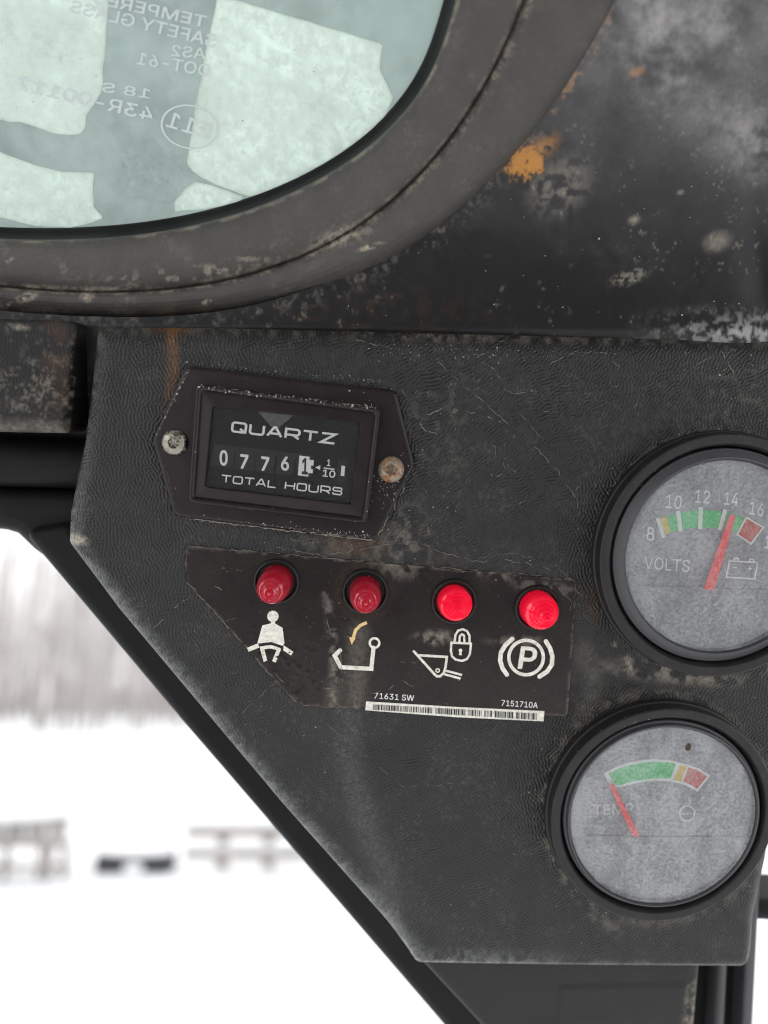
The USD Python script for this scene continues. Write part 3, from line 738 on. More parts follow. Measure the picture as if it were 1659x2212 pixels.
ice([(-300, -300), (480, -300), (470, -20), (455, 200), (441, 400), (415, 440), (392, 470), (372, 500), (368, 560), (345, 582), (300, 583), (235, 578), (180, 560), (130, 540), (90, 527), (40, 528), (0, 518), (-60, 505), (-300, 480)], 3, M['ice'])
ice([(938, -10), (1020, -2), (1250, 68), (1520, 148), (1655, 190), (1640, 300), (1700, 420), (1640, 560), (1480, 690), (1250, 800), (1080, 850), (1020, 830), (950, 806), (870, 768), (830, 740), (803, 700), (812, 660), (830, 560), (842, 450), (870, 330), (892, 200), (915, 90)], 4, M['ice'])
ice([(-300, 560), (0, 655), (150, 710), (260, 740), (330, 742), (405, 742), (404, 890), (450, 940), (380, 968), (300, 985), (150, 975), (0, 940), (-300, 930)], 5, M['ice'])
ice([(752, 915), (750, 872), (800, 812), (842, 782), (920, 800), (1060, 850), (1020, 880), (880, 905)], 6, M['ice'])
ice([(520, 610), (640, 580), (700, 640), (800, 690), (840, 760), (760, 850), (740, 880), (620, 860), (500, 850), (465, 800), (480, 690)], 7, M['ice2'])
mist = Polygon([(-500, -450), (1100, -450), (1100, 700), (-500, 700)]).difference(unary_union(patches[:4]).buffer(-0.8))
glass_piece(mist, HG, 0.0, 'mist_film', M['glass'], tw, 0.0007)
# etched lettering, read from outside, so mirrored from in here
def etched(text, right, left, cap, thing=tw, bold=2):
    g = affinity.scale(glyphs(text, bold), -1, 1, origin=(0, 0)); g = affinity.translate(g, -g.bounds[0], 0)
    a, b = cw([left])[0], cw([right])[0]
    thing.part('etched_lettering', flat(on_line(g, a, b, cap * 0.5), WL, HG + 0.0007, 0.00003), M['etch'], False)
etched('TEMPERED', (885, 118), (395, 10), 48)
etched('SAFETY GLASS', (930, 205), (300, 50), 52)
etched('AS2', (885, 255), (740, 240), 46)
etched('DOT-61', (900, 330), (590, 275), 50)
etched('18 S', (645, 425), (440, 395), 40)
etched('43R-00117', (655, 522), (70, 385), 55)
etched('E11', (900, 600), (715, 545), 66)
g = Point(0, 0).buffer(1, 32).difference(Point(0, 0).buffer(0.93, 32))
c_ = cw([(820, 548)])[0]
g = affinity.translate(affinity.rotate(affinity.scale(g, 127 * 0.5, 95 * 0.5, origin=(0, 0)), 12, origin=(0, 0)), c_[0], c_[1])
tw.part('approval_ring', flat(g, WL, HG + 0.0007, 0.00003), M['etch'], False)

# wall sheet
outl = pol(OUT(np.linspace(-3, 117, 200)) - 22, np.linspace(-3, 117, 200))
wp = Polygon(np.vstack([outl, [(-300, 780), (-300, 980), (2150, 980), (2150, -330), (1420, -330)]])).buffer(0)
ql = max(polys(Polygon(WL.pp(np.array(wp.exterior.coords), -0.002)[:, :2]).buffer(0)), key=lambda g: g.area)
A, T, nb = sheet(ql, 0.0005, (0.0, 0.0005, 0.001))
px0 = WL.proj(np.column_stack([A, np.full(len(A), -0.002)]))
yb = WL.pp([(1100, 480)], -0.002)[0, 1]
dn = np.maximum(yb - A[:, 1], 0)
H = -0.002 + np.minimum(dn ** 2 / (2 * 0.030), 0.0095) + (fbm2(px0, 160, 51) - 0.5) * 0.0012
H -= 0.0035 * np.exp(-((px0[:, 0] - 1640) / 40) ** 2) * sst(150, 350, px0[:, 1]) * 0.4
px = WL.proj(np.column_stack([A, H]))
nb1, nb2, nb3 = fbm2(px, 70, 52), fbm2(px, 16, 53), fbm2(px, 6, 54, 3)
pale = 0.0 * nb1
for c, rx, ry, am in (((1460, 60), 130, 80, .8), ((1420, 20), 60, 40, .8), ((1460, 190), 120, 60, .5), ((1610, 290), 90, 60, .8), ((1640, 330), 50, 60, .7), ((1420, 140), 60, 50, .5), ((1580, 40), 60, 60, .45), ((1250, 520), 180, 40, .12)):
    pale += am * blob(px, c, rx, ry, 0.3, 0.9) * sst(0.3, 0.68, nb1 * 0.6 + nb2 * 0.4) * 0.42
pale += 0.5 * sst(560, 20, px[:, 1] - 0.12 * (px[:, 0] - 1400)) * (0.55 + 0.8 * (nb1 - 0.4))  # brightness of the upper wall painted in, paler towards the top
edge = shapely.distance(shapely.points(px), LineString(pol(OUT(AN))))
pale += 0.08 * sst(26, 0, edge) * sst(0.45, 0.6, nb2) * sst(0.4, 0.55, nb3)
frost = sst(650, 715, px[:, 1]) * sst(1330, 1640, px[:, 0]) * sst(0.42, 0.62, nb2 * .6 + nb3 * .4)
pale += 0.9 * frost
pale += 0.06 * sst(0.62, 0.72, nb2) * sst(0.5, 0.65, nb1) * blob(px, (830, 600), 110, 40, -0.3, 0.9)
dust = 0.10 * sst(60, 0, edge) * sst(0.4, 0.6, nb2) * sst(0.4, 0.6, nb3) + 0.3 * sst(0.64, 0.74, 0.4 * nb2 + 0.6 * nb3) * sst(0.4, 0.6, nb1)
dust += 0.6 * blob(px, (1210, 400), 60, 45, -0.6, 0.8) * sst(0.35, 0.6, nb2) * 0.6
dust += 0.5 * blob(px, (1360, 598), 34, 12, -0.3, 0.8) * sst(0.4, 0.6, nb3)
for c, r in (((1370, 475), 12), ((1550, 522), 26), ((1470, 415), 7)):
    dust += 0.45 * blob(px, c, r, r * 0.7, -0.4, 0.7) * (0.4 + nb3)
rust = 0.98 * blob(px + np.column_stack([60 * (nb2 - .5), 50 * (nb3 - .5)]), (1131, 349), 40, 33, -0.3, 0.25) * sst(0.16, 0.3, nb2) + 0.6 * blob(px, (1170, 320), 34, 16, -0.6, 0.9) * sst(0.42, 0.6, nb2)
rust += 0.55 * sst(24, 0, edge) * sst(0.5, 0.62, nb2) * blob(px, (1260, 160), 120, 150, 0, 0.9)
rust += 0.03 * blob(px, (800, 680), 260, 60, 0, 0.9) * sst(0.45, 0.7, nb2)
rust += 0.5 * blob(px, (1375, 155), 16, 9, -0.3, 0.6)
t = Thing('cab_wall', 'scuffed black sheet metal cab wall with one orange rust spot beside the seal', 'cab wall', WL, WL.pp([(1400, 450)], -0.002)[0])
t.part('sheet_metal', (np.column_stack([A, H]), T), M['wall'], True, paint=np.column_stack([dust, rust, pale]))

# flecks of grit: tiny crumbs lying on a surface
def flecks(L, size, up=0.35):
    """L: (n,3) local points; each becomes an uneven little pyramid"""
    n = len(L); a0 = rng.uniform(0, 6.28, n); ms = []
    k = 5
    Vs = np.zeros((n, k + 1, 3)); 
    el = rng.uniform(0.5, 1.0, n)
    for q in range(k):
        r = size * rng.uniform(0.55, 1.2, n); a = a0 + q * 2 * np.pi / k
        x, y = np.cos(a - a0) * r, np.sin(a - a0) * r * el
        Vs[:, q] = L + np.column_stack([x * np.cos(a0) - y * np.sin(a0), x * np.sin(a0) + y * np.cos(a0), np.full(n, -0.00003)])
    Vs[:, k] = L + np.column_stack([rng.normal(0, 0.2, n) * size, rng.normal(0, 0.2, n) * size, size * up + 0.00002])
    F = np.array([[q, (q + 1) % k, k] for q in range(k)])
    return Vs.reshape(-1, 3), (F[None] + (np.arange(n) * (k + 1))[:, None, None]).reshape(-1, 3)

def squiggle(pts, w, h, fr=P, amp=4.0, gaps=0.35, step=1.6):
    """a thin broken line of dried dirt following grid points"""
    l = LineString([tuple(p) for p in pts]); s = np.arange(0, l.length, step)
    if len(s) < 4:
        return []
    p = np.array([l.interpolate(x).coords[0] for x in s])
    sd = rng.uniform(0, 1000)
    p += amp * np.column_stack([meshkit.fbm(np.column_stack([s / 9, s * 0 + sd, s * 0]), 3) - .5, meshkit.fbm(np.column_stack([s / 9, s * 0 + sd + 50, s * 0]), 3) - .5]) * 2
    g = meshkit.fbm(np.column_stack([s / 12, s * 0 + sd + 90, s * 0]), 3)
    wd = 0.62 * w * np.clip((g - gaps - 0.06) * 5, 0, 1) * (0.5 + meshkit.noise(np.column_stack([s / 3, s * 0 + sd, s * 0])))
    out, run = [], []
    L = fr.pp(p, h)
    t = np.gradient(L, axis=0); t /= np.linalg.norm(t, axis=1, keepdims=True) + 1e-12
    nn = np.column_stack([-t[:, 1], t[:, 0], 0 * t[:, 0]])
    for k in range(len(s) - 1):
        if wd[k] > 0 or wd[k + 1] > 0:
            V = np.array([L[k] + nn[k] * wd[k], L[k] - nn[k] * wd[k], L[k + 1] - nn[k + 1] * wd[k + 1], L[k + 1] + nn[k + 1] * wd[k + 1]])
            out.append((V, np.array([[0, 1, 2], [0, 2, 3]])))
    return out

gp = np.vstack([rng.uniform((-20, 60), (880, 480), (150, 2)), rng.normal((620, 440), (160, 26), (60, 2))])
gp = gp[shapely.contains_xy(Polygon(np.vstack([pol(I_ - 40), [(-420, -420), (1000, -420)]])).buffer(0), gp[:, 0], gp[:, 1])]
tw.part('dirt_specks', flecks(WL.pp(gp, HG + 0.0007), np.exp(rng.normal(math.log(0.0001), 0.45, len(gp))), 0.2), M['glassdirt'], False, kind='stuff')
wl = []
R = rng
sel = R.choice(len(A), 380, replace=False)
sel = sel[(px[sel, 0] > 600) & (px[sel, 1] > 330 - 0.1 * (px[sel, 0] - 1100)) & (px[sel, 1] < 730) & (edge[sel] > 8)]
wl.append(flecks(np.column_stack([A[sel], H[sel] + 0.00005]), R.uniform(0.00006, 0.00018, len(sel)) * (1 + 1.2 * (R.random(len(sel)) > 0.95))))
V, F = cat_meshes(wl)
t.part('grit', (V, F), M['grit'], False, kind='stuff')

# ------------------------------------------------------------------ instrument panel
PO = [(203, 703), (420, 704), (800, 713), (1200, 723), (1659, 729), (1960, 733), (1930, 900), (1800, 1300), (1700, 1650), (1664, 1860), (1642, 1960), (1613, 2086), (1300, 2084), (900, 2079), (880, 2052), (600, 1738), (420, 1524), (250, 1322), (140, 1175), (143, 1110), (160, 1020), (174, 960), (188, 850)]
qp = Polygon(P.pp(PO, -0.001)[:, :2]).buffer(-0.0028, 12).buffer(0.0028, 12)
A, T, nb = sheet(qp, 0.00045, (0.0, 0.0002, 0.0005, 0.0009, 0.0014, 0.002, 0.0027, 0.0035, 0.0044, 0.0053))
d = shapely.distance(shapely.points(A), qp.exterior)
ybot = P.pp([(1200, 2083)])[0, 1]
rr = 0.0016 + 0.0036 * sst(0.0, 0.014, A[:, 1] - ybot)
dd = np.minimum(d, rr)
H = -(rr - np.sqrt(np.maximum(rr ** 2 - (rr - dd) ** 2, 0)))
H += (fbm2(A, 0.03, 60) - 0.5) * 0.0004
V = np.column_stack([A, H]); px = P.proj(V)
n1, n2, n3 = fbm2(px, 60, 61), fbm2(px, 16, 62), fbm2(px, 5, 63, 3)
VC, VR, TC, TR = np.array([1552, 1201.0]), 264, np.array([1421, 1745.0]), 250
dust = 0.03 * n1 + 0.06 * sst(0.6, 0.72, n3) * sst(0.45, 0.6, n1)
dust += 0.0 * seg(px, [(760, 1540), (762, 1640), (790, 1760), (830, 1880), (835, 1960)], 62) * (0.3 + n2) + 0.02 * seg(px, [(700, 1545), (740, 1700), (850, 1950)], 90)
dust += 0.12 * seg(px, [(1262, 1400), (1285, 1480), (1255, 1560), (1222, 1640)], 34) * (0.25 + n2) 
dust += 0.5 * blob(px, (1445, 1455), 115, 17, 0.12, 0.8) * sst(0.38, 0.62, n2) + 0.4 * seg(px, [(1330, 1395), (1375, 1445)], 14) * sst(0.4, 0.6, n2)
dv = np.hypot(*(px - VC).T); dtm = np.hypot(*(px - TC).T)
dust += 0.14 * np.exp(-((dv - 268) / 8) ** 2) * sst(0.4, 0.62, n2) + 0.14 * np.exp(-((dtm - 248) / 12) ** 2) * sst(0.42, 0.62, n2)
dust += 0.2 * seg(px, [(1185, 1690), (1180, 1790), (1210, 1880), (1270, 1960), (1330, 2010)], 22) * sst(0.38, 0.62, n2)
dust += 0.15 * sst(0.0035, 0.0005, d) * sst(0.4, 0.65, n2)  # edge dust, put in partly for light caught on the grain
dust += 0.14 * sst(22, 6, np.abs(px[:, 1] - (722 + 0.014 * (px[:, 0] - 900)))) * sst(0.42, 0.62, 0.4 * n2 + 0.6 * n3) * sst(700, 900, px[:, 0]) * sst(1500, 1300, px[:, 0])
dust += 0.8 * blob(px, (165, 1165), 24, 11, 0.2, 0.6) * sst(0.3, 0.5, n2)
dust += 0.14 * blob(px, (790, 1180), 150, 30, 0.1, 0.9) * sst(0.42, 0.62, n2) + 0.16 * blob(px, (880, 1150), 40, 60, 0, 0.9) * sst(0.45, 0.62, n2)
dust += 0.08 * blob(px, (960, 920), 110, 140, 0, 0.9) * sst(0.58, 0.68, n2) + 0.08 * blob(px, (1590, 850), 90, 120, 0, 0.9) * sst(0.6, 0.7, n2)
rust = 0.75 * seg(px, [(372, 704), (374, 790), (366, 880), (350, 960)], 22) * sst(1000, 720, px[:, 1]) * (0.5 + n2) + 0.7 * blob(px, (372, 706), 46, 12, 0, 0.8)
rust += 0.35 * blob(px, (770, 1175), 50, 24, 0, 0.9) + 0.3 * blob(px, (1285, 1300), 16, 60, 0, 0.8) * n2
rim_light = sst(0.0065, 0.002, d) * sst(900, 1300, px[:, 1])  # light caught on the left and diagonal rims, painted in as pale colour
pale = 0.15 * rim_light * sst(0.3, 0.62, 0.5 * n2 + 0.5 * n3) * sst(1350, 1000, px[:, 0]) + 0.25 * sst(0.0016, 0.0006, d) * sst(1500, 1900, px[:, 1])  # last term paints in the bright line along the lower edge
pale += 0.055 * seg(px, [(752, 1540), (756, 1640), (785, 1760), (828, 1880), (838, 1960)], 48) * (0.35 + n2) * (0.5 + n3)
b0 = np.vstack([V[:nb], np.column_stack([A[:nb], np.where(px[:nb, 1] < 742, -0.05, -0.021)])]); nv = len(V); i = np.arange(nb); j = (i + 1) % nb  # top side wall deepened to keep light out of the gap above
T2 = np.vstack([T, np.column_stack([nv + i, nv + nb + i, nv + nb + j]), np.column_stack([nv + i, nv + nb + j, nv + j])])
pc = np.column_stack([dust, rust, pale]); pc = np.vstack([pc, pc[:nb] * 0.1, pc[:nb] * 0.1])
tp = Thing('instrument_panel', 'large grained black plastic instrument panel with a slanted lower left edge', 'instrument panel', P, P.pp([(800, 1400)], 0)[0])
tp.part('panel_cover', (np.vstack([V, b0]), T2), M['panel'], True, paint=pc)
tree = shapely.STRtree(shapely.points(A))
def on_panel(pts, lift=0.00006):
    L = P.pp(pts, 0.0); k = tree.nearest(shapely.points(L[:, :2])); L[:, 2] = H[k] + lift; return L
# crumbs lying on the panel
pts = [R.uniform((150, 720), (1659, 2080), (420, 2)),
       np.column_stack([R.normal(1000, 110, 150), R.normal(760, 14, 150) + 0.1 * 0]),
       np.column_stack([R.normal(960, 90, 90), R.normal(930, 90, 90)]),
       np.column_stack([R.normal(1590, 60, 70), R.normal(830, 60, 70)]),
       np.column_stack([R.uniform(430, 830, 110), np.zeros(110)]),
       np.column_stack([R.normal(900, 90, 70), R.normal(1130, 40, 70)])]
q = pts[4]; q[:, 1] = 786 + (q[:, 0] - 430) * 0.098 + R.normal(0, 3, len(q))
ang = R.uniform(-2.9, -1.2, 170); rad = VR + 5 + np.abs(R.normal(0, 5, 170)); pts.append(VC + np.column_stack([np.cos(ang) * rad, np.sin(ang) * rad]))
ang = R.uniform(2.0, 4.2, 120); rad = 250 + np.abs(R.normal(0, 10, 120)); pts.append(TC + np.column_stack([np.cos(ang) * rad, np.sin(ang) * rad]))
pts = np.vstack(pts)
Lc = P.pp(pts, 0)[:, :2]
pts = pts[shapely.contains_xy(qp.buffer(-0.002), Lc[:, 0], Lc[:, 1])]
Lp = on_panel(pts, 0.00004)
tp.part('grit', flecks(Lp, np.exp(R.normal(math.log(0.00009), 0.4, len(Lp)))), M['grit'], False, kind='stuff')
sq = []
for pl, w in (([(905, 905), (960, 880), (1010, 890), (1050, 900), (1085, 912)], 0.00016), ([(905, 905), (915, 930), (945, 940)], 0.00013), ([(940, 775), (1010, 840), (1080, 900), (1120, 935)], 0.00009), ([(1010, 770), (1060, 790), (1090, 830)], 0.0001),
              ([(1150, 960), (1200, 1010), (1240, 1070), (1250, 1100)], 0.0001), ([(1060, 830), (1110, 850), (1160, 845)], 0.0001), ([(1180, 790), (1240, 760), (1330, 765)], 0.0001), ([(1560, 760), (1580, 800), (1600, 850), (1640, 870)], 0.00013),
              ([(590, 1180), (700, 1200), (790, 1185), (900, 1170), (960, 1195), (1040, 1215), (1100, 1210), (1190, 1230), (1260, 1290)], 0.00010), ([(1030, 1205), (1110, 1195), (1200, 1222), (1255, 1270)], 0.00007),
              ([(330, 1360), (390, 1300), (440, 1270)], 0.00012), ([(640, 1430), (600, 1470), (500, 1560)], 0.00007), ([(700, 1560), (800, 1640), (870, 1700), (1010, 1690)], 0.00006), ([(860, 1160), (880, 1130), (920, 1120), (930, 1160)], 0.00012), ([(560, 1105), (620, 1165), (700, 1172)], 0.00008),
              ([(770, 735), (810, 745), (860, 750)], 0.00012), ([(1100, 870), (1130, 900), (1180, 960)], 0.00008), ([(1500, 790), (1540, 770)], 0.0001), ([(1200, 1640), (1185, 1700), (1190, 1760)], 0.0001)):
    sq += squiggle(pl, w, 0.00025)
for k in range(30):
    c = np.array([R.uniform(880, 1650), R.uniform(740, 1130)]); a = R.uniform(0, 6.28); L_ = R.uniform(8, 30)
    if np.hypot(*(c - VC)) > VR + 12:
        sq += squiggle([c, c + L_ * np.array([math.cos(a), math.sin(a)]), c + 1.5 * L_ * np.array([math.cos(a + .8), math.sin(a + .8)])], 0.00009, 0.00025)
tp.part('dried_mud', cat_meshes(sq), M['scuff'], False, kind='stuff')

# ------------------------------------------------------------------ hour meter
def local(pts, h, fr=P):
    return fr.pp(pts, h)
tm = Thing('hour_meter', 'brown black hour meter with six sided flange reading 0776 in white wheels', 'hour meter', P, P.pp(c1([(800, 560)]), 0)[0])
h1 = 0.0022
hexa = Polygon(P.pp(c1([(205, 20), (300, 28), (900, 103), (1515, 172), (1632, 640), (1392, 1112), (800, 1040), (128, 955), (-8, 478)]), h1)[:, :2]).buffer(-0.0022, 12).buffer(0.0022, 12)
tm.part('flange', bevelled(hexa, 0.0, h1, 0.0009, 4, 0.0007), M['meter'], 45)
h2 = 0.0052
outer = Polygon(P.pp(c1([(272, 138), (1415, 288), (1330, 998), (224, 866)]), h2)[:, :2])
o1 = outer.buffer(-0.0012, 8).buffer(0.0012, 8)
lipw = 0.0011
hw = 0.0043
win = Polygon(P.pp(c1([(375, 272), (1292, 376), (1230, 878), (328, 772)]), hw)[:, :2])
def loft_rings(rings):
    n = len(rings[0]); V = np.vstack(rings); F = []; i = np.arange(n); j = (i + 1) % n
    for k in range(len(rings) - 1):
        F.append(np.column_stack([k * n + i, k * n + j, (k + 1) * n + j])); F.append(np.column_stack([k * n + i, (k + 1) * n + j, (k + 1) * n + i]))
    return V, np.vstack(F)
def quad_ring(q, n=200, z=0.0):
    q = shapely.geometry.polygon.orient(q); c = np.array(q.centroid.coords[0])
    a = np.linspace(0, 2 * np.pi, n, endpoint=False)
    # rays from the centre, so rings of unlike shape stay matched
    out = []
    for x in a:
        l = LineString([c, c + 1.0 * np.array([math.cos(x), math.sin(x)])]).intersection(q.exterior)
        out.append(np.array((l.geoms[0] if hasattr(l, 'geoms') else l).coords[0]))
    return np.column_stack([np.array(out), np.full(n, z)])
rg = [quad_ring(o1.buffer(0.0003, 8), z=h1 - 0.0002), quad_ring(o1.buffer(0.00015, 8), z=h2 - 0.0005), quad_ring(o1, z=h2 - 0.00015), quad_ring(o1.buffer(-0.0003), z=h2), quad_ring(o1.buffer(-0.0008), z=h2 - 0.0001), quad_ring(o1.buffer(-0.0011), z=h2 - 0.0007), quad_ring(o1.buffer(-0.0013), z=h2 - 0.0010)]
winr = win.buffer(-0.0004, 6).buffer(0.0004, 6)
rg += [quad_ring(winr.buffer(0.0004), z=hw + 0.0003), quad_ring(winr.buffer(0.0001), z=hw + 0.00022), quad_ring(winr, z=hw - 0.0003), quad_ring(winr, z=hw - 0.0007)]
tm.part('raised_frame', loft_rings(rg), M['meter'], 40)
hf = hw - 0.0005
tm.part('face', cat_meshes(slab(win.buffer(0.0003), hf - 0.0004, hf)), M['meter_face'], False)
def m1(name, geom, mt, h=hf, t=0.00006, lab=None, under='face'):
    return tm.part(name, flat(geom, P, h, t), mt, False, label=lab, parent=tm.path + '/' + under)
Z = lambda pts: [tuple(p) for p in c1(pts)]
m1('counter_window', Polygon(Z([(380, 508), (700, 540), (1003, 578), (990, 712), (700, 684), (360, 640)])), M['black'], hf, 0.00003)
m1('tenths_window', Polygon(Z([(1155, 598), (1212, 605), (1198, 748), (1140, 742)])), M['black'], hf, 0.00003)
m1('maker_word', on_line(extended_text('QUARTZ', 0.235), Z([(483, 434)])[0], Z([(1150, 514)])[0], 70 * .3472), M['white'])
m1('caption', on_line(extended_text('TOTAL', 0.2), Z([(425, 746)])[0], Z([(762, 782)])[0], 50 * .3472), M['white'])
m1('caption', on_line(extended_text('HOURS', 0.2), Z([(818, 788)])[0], Z([(1176, 828)])[0], 50 * .3472), M['white'])
def wheel(ch, x0, x1, yb0, yb1, cap, mt, h=hf + 0.00005):
    return m1('counter_digit', on_line(glyphs(ch, 5), Z([(x0, yb0)])[0], Z([(x1, yb1)])[0], cap * .3472, up=(0.03, -1)), mt, h)
wheel('0', 414, 464, 632, 638, 86, M['white'])
wheel('7', 542, 592, 654, 660, 82, M['white'])
wheel('7', 672, 722, 668, 674, 82, M['white'])
wheel('6', 796, 846, 664, 670, 80, M['white'])
for xx in (506, 636, 762, 884):
    y_ = 520 + (xx - 380) * 0.115
    m1('wheel_gap', Polygon(Z([(xx, y_ + 12), (xx + 12, y_ + 13), (xx + 2, y_ + 128), (xx - 10, y_ + 127)])), M['meter_face'], hf + 0.00003, 0.00005)
m1('tenths_wheel', Polygon(Z([(912, 578), (975, 586), (973, 604), (1002, 607), (998, 640), (985, 640), (983, 662), (996, 664), (993, 688), (968, 686), (966, 708), (902, 700)])), M['white'], hf + 0.00004)
wheel('1', 926, 964, 690, 694, 94, M['ink'], hf + 0.00012)
m1('arrow_mark', Polygon(Z([(1010, 651), (1042, 638), (1040, 668)])), M['white'])
m1('fraction', on_line(glyphs('1', 3), Z([(1082, 641)])[0], Z([(1103, 643)])[0], 38 * .3472), M['white'])
m1('fraction', stroke(Z([(1062, 655), (1130, 664)]), 7 * .3472, cap='flat'), M['white'])
m1('fraction', on_line(glyphs('10', 3), Z([(1054, 706)])[0], Z([(1132, 716)])[0], 42 * .3472), M['white'])
m1('tenths_mark', Polygon(Z([(1174, 640), (1196, 643), (1190, 706), (1168, 703)])), M['white'], hf + 0.00005)
m1('grey_triangle', Polygon(Z([(650, 300), (880, 322), (760, 425)])), plain('lighter_grey_print', (0.10, 0.10, 0.10), 0.5, vary=0.3, vscale=900), hf, 0.00002)  # lighter grey triangle on the meter face
tm.part('meter_window', cat_meshes(slab(winr.buffer(0.00002), hw - 0.0002, hw)), M['lens_m'], False)
def screw(c, r_px, mt, lab, ang):
    L = P.pp([c], h1)[0]; r = np.linalg.norm(P.pp([(c[0] + r_px, c[1])], h1)[0] - L)
    base = [(r, 0), (r, 0.0004), (r * 0.96, 0.0008), (r * 0.86, 0.00125), (r * 0.7, 0.0016), (r * 0.52, 0.00182), (r * 0.44, 0.0019)]
    V, F = lathe([(a, h1 + z) for a, z in base] + [(r * 0.40, h1 + 0.0017), (r * 0.36, h1 + 0.0009), (r * 0.16, h1 + 0.0006), (1e-7, h1 + 0.00055)], 60, (L[0], L[1]))
    # six lobed drive recess
    k = np.hypot(V[:, 0] - L[0], V[:, 1] - L[1]); a = np.arctan2(V[:, 1] - L[1], V[:, 0] - L[0])
    s = np.where(k < r * 0.43, 1 + 0.16 * np.cos(6 * (a + ang)), 1.0)
    V[:, 0] = L[0] + (V[:, 0] - L[0]) * s; V[:, 1] = L[1] + (V[:, 1] - L[1]) * s
    tm.part('screw', (V, F), mt, 35, label=lab)
screw(Z([(139, 497)])[0], 28.4, M['screw'], 'dull silver screw with star recess', 0.2)
screw(Z([(1481, 663)])[0], 28.4, M['screw_rust'], 'screw rusted orange', 0.7)
# grit on the meter
pts = np.vstack([c1(np.column_stack([x := R.uniform(300, 1400, 190), 150 + (x - 300) * 0.118 + R.normal(0, 9, 190)])),
                 c1(np.column_stack([x := R.uniform(230, 1350, 260), 985 + (x - 230) * 0.10 + R.normal(-8, 16, 260)])),
                 c1(np.column_stack([x := np.concatenate([R.normal(1440, 50, 60), R.normal(1520, 40, 60)]), 760 + (1500 - x) * 1.4 * (x > 0) * 0 + R.normal(0, 70, 120)])),
                 c1(np.column_stack([x := R.uniform(20, 230, 60), 470 - (x - 10) * 2.0 + R.normal(0, 6, 60)])),
                 c1(R.uniform((50, 60), (1560, 1050), (60, 2)))])
Lf = P.pp(pts, h1)
ins = shapely.contains_xy(hexa.buffer(-0.0006), Lf[:, 0], Lf[:, 1]); ino = shapely.contains_xy(o1.buffer(0.0003), Lf[:, 0], Lf[:, 1]); inw = shapely.contains_xy(o1.buffer(-0.0009), Lf[:, 0], Lf[:, 1])
Lf[:, 2] = np.where(ino, h2, h1) + 0.00003
Lf = Lf[ins & ~inw]
tm.part('grit', flecks(Lf, np.exp(R.normal(math.log(0.00011), 0.45, len(Lf)))), M['grit'], False, kind='stuff')
sq = squiggle(c1([(200, 968), (600, 1015), (1000, 1065), (1370, 1105)]), 0.00022, h1 - 0.0001, amp=1.5, gaps=0.3) + squiggle(c1([(300, 985), (800, 1040), (1300, 1090)]), 0.00016, h1 + 0.00005, amp=3, gaps=0.38)
sq += squiggle(c1([(60, 570), (130, 860), (160, 945)]), 0.00008, h1, amp=1, gaps=0.4) + squiggle(c1([(240, 870), (700, 925), (1300, 990)]), 0.00006, h1 + 0.0002, amp=1, gaps=0.42) + squiggle(c1([(1590, 720), (1500, 900), (1400, 1085)]), 0.00016, h1 + 0.00005, amp=4, gaps=0.4)
tm.part('dried_mud', cat_meshes(sq), M['scuff'], False, kind='stuff')

# ------------------------------------------------------------------ decal with warning symbols
td = Thing('symbol_decal', 'dark brown film decal with four white symbols and a barcode along its foot', 'decal', P, P.pp([(820, 1400)], 0)[0])
hd = 0.00028
dp = Polygon(P.pp([(401, 1178), (820, 1216), (1247, 1252), (1226, 1548), (800, 1530), (655, 1526), (612, 1492), (404, 1257), (398, 1230)], hd)[:, :2]).buffer(-0.0012, 8).buffer(0.0012, 8)
A2, T_, nb = sheet(dp, 0.0006, (0.0, 0.0003))
p2 = P.proj(np.column_stack([A2, np.full(len(A2), hd)]))
de = shapely.distance(shapely.points(A2), dp.exterior)
m1n, m2n, m3n = fbm2(p2, 50, 71), fbm2(p2, 14, 72), fbm2(p2, 5, 73, 3)
dust = 0.03 * m1n + 0.2 * sst(0.0006, 0.0001, de) * sst(0.4, 0.6, m2n) + 0.32 * seg(p2, [(705, 1280), (722, 1400), (716, 1560)], 16) * sst(0.42, 0.6, m2n) + 0.16 * seg(p2, [(775, 1370), (770, 1450), (768, 1540)], 40) + 0.12 * seg(p2, [(720, 1480), (720, 1540)], 30)
dust += 0.5 * blob(p2, (940, 1378), 36, 13, 0, 0.8) * sst(0.38, 0.6, m2n) + 0.35 * blob(p2, (1080, 1235), 40, 16, 0.1, 0.9) * sst(0.4, 0.6, m2n) + 0.3 * blob(p2, (1120, 1385), 50, 9, 0, 0.9) * sst(0.35, 0.6, m2n) + 0.25 * blob(p2, (860, 1225), 40, 20, 0.1, 0.9) * sst(0.4, 0.6, m2n) + 0.4 * blob(p2, (1180, 1270), 50, 10, 0.1, 0.9) * sst(0.45, 0.6, m2n)
rustd = 0.14 * np.exp(-((np.hypot(*(p2 - np.array([789, 1277])).T) - 58) / 10) ** 2) * (0.4 + m2n)
Hd = hd + 0.00025 * np.exp(-((fbm2(p2, 26, 74) - 0.5) / 0.02) ** 2) * blob(p2, (610, 1450), 90, 60, 0.8, 0.9)
b0 = np.column_stack([A2[:nb], np.full(nb, -0.0005)]); nv = len(A2); i = np.arange(nb); j = (i + 1) % nb
pc = np.column_stack([dust, rustd, 0 * dust]); pc = np.vstack([pc, pc[:nb]])
td.part('film', (np.vstack([np.column_stack([A2, Hd]), b0]), np.vstack([T_, np.column_stack([i, nv + i, nv + j]), np.column_stack([i, nv + j, j])])), M['decal'], True, paint=pc)
hm_ = hd + 0.00006
def md(name, geom, mt, h=hm_, t=0.00006, under=None):
    return td.part(name, flat(geom, P, h, t), mt, False, parent=td.path + '/' + under if under else None)
X2 = lambda pts: [tuple(p) for p in c2(pts)]
X3 = lambda pts: [tuple(p) for p in c3(pts)]
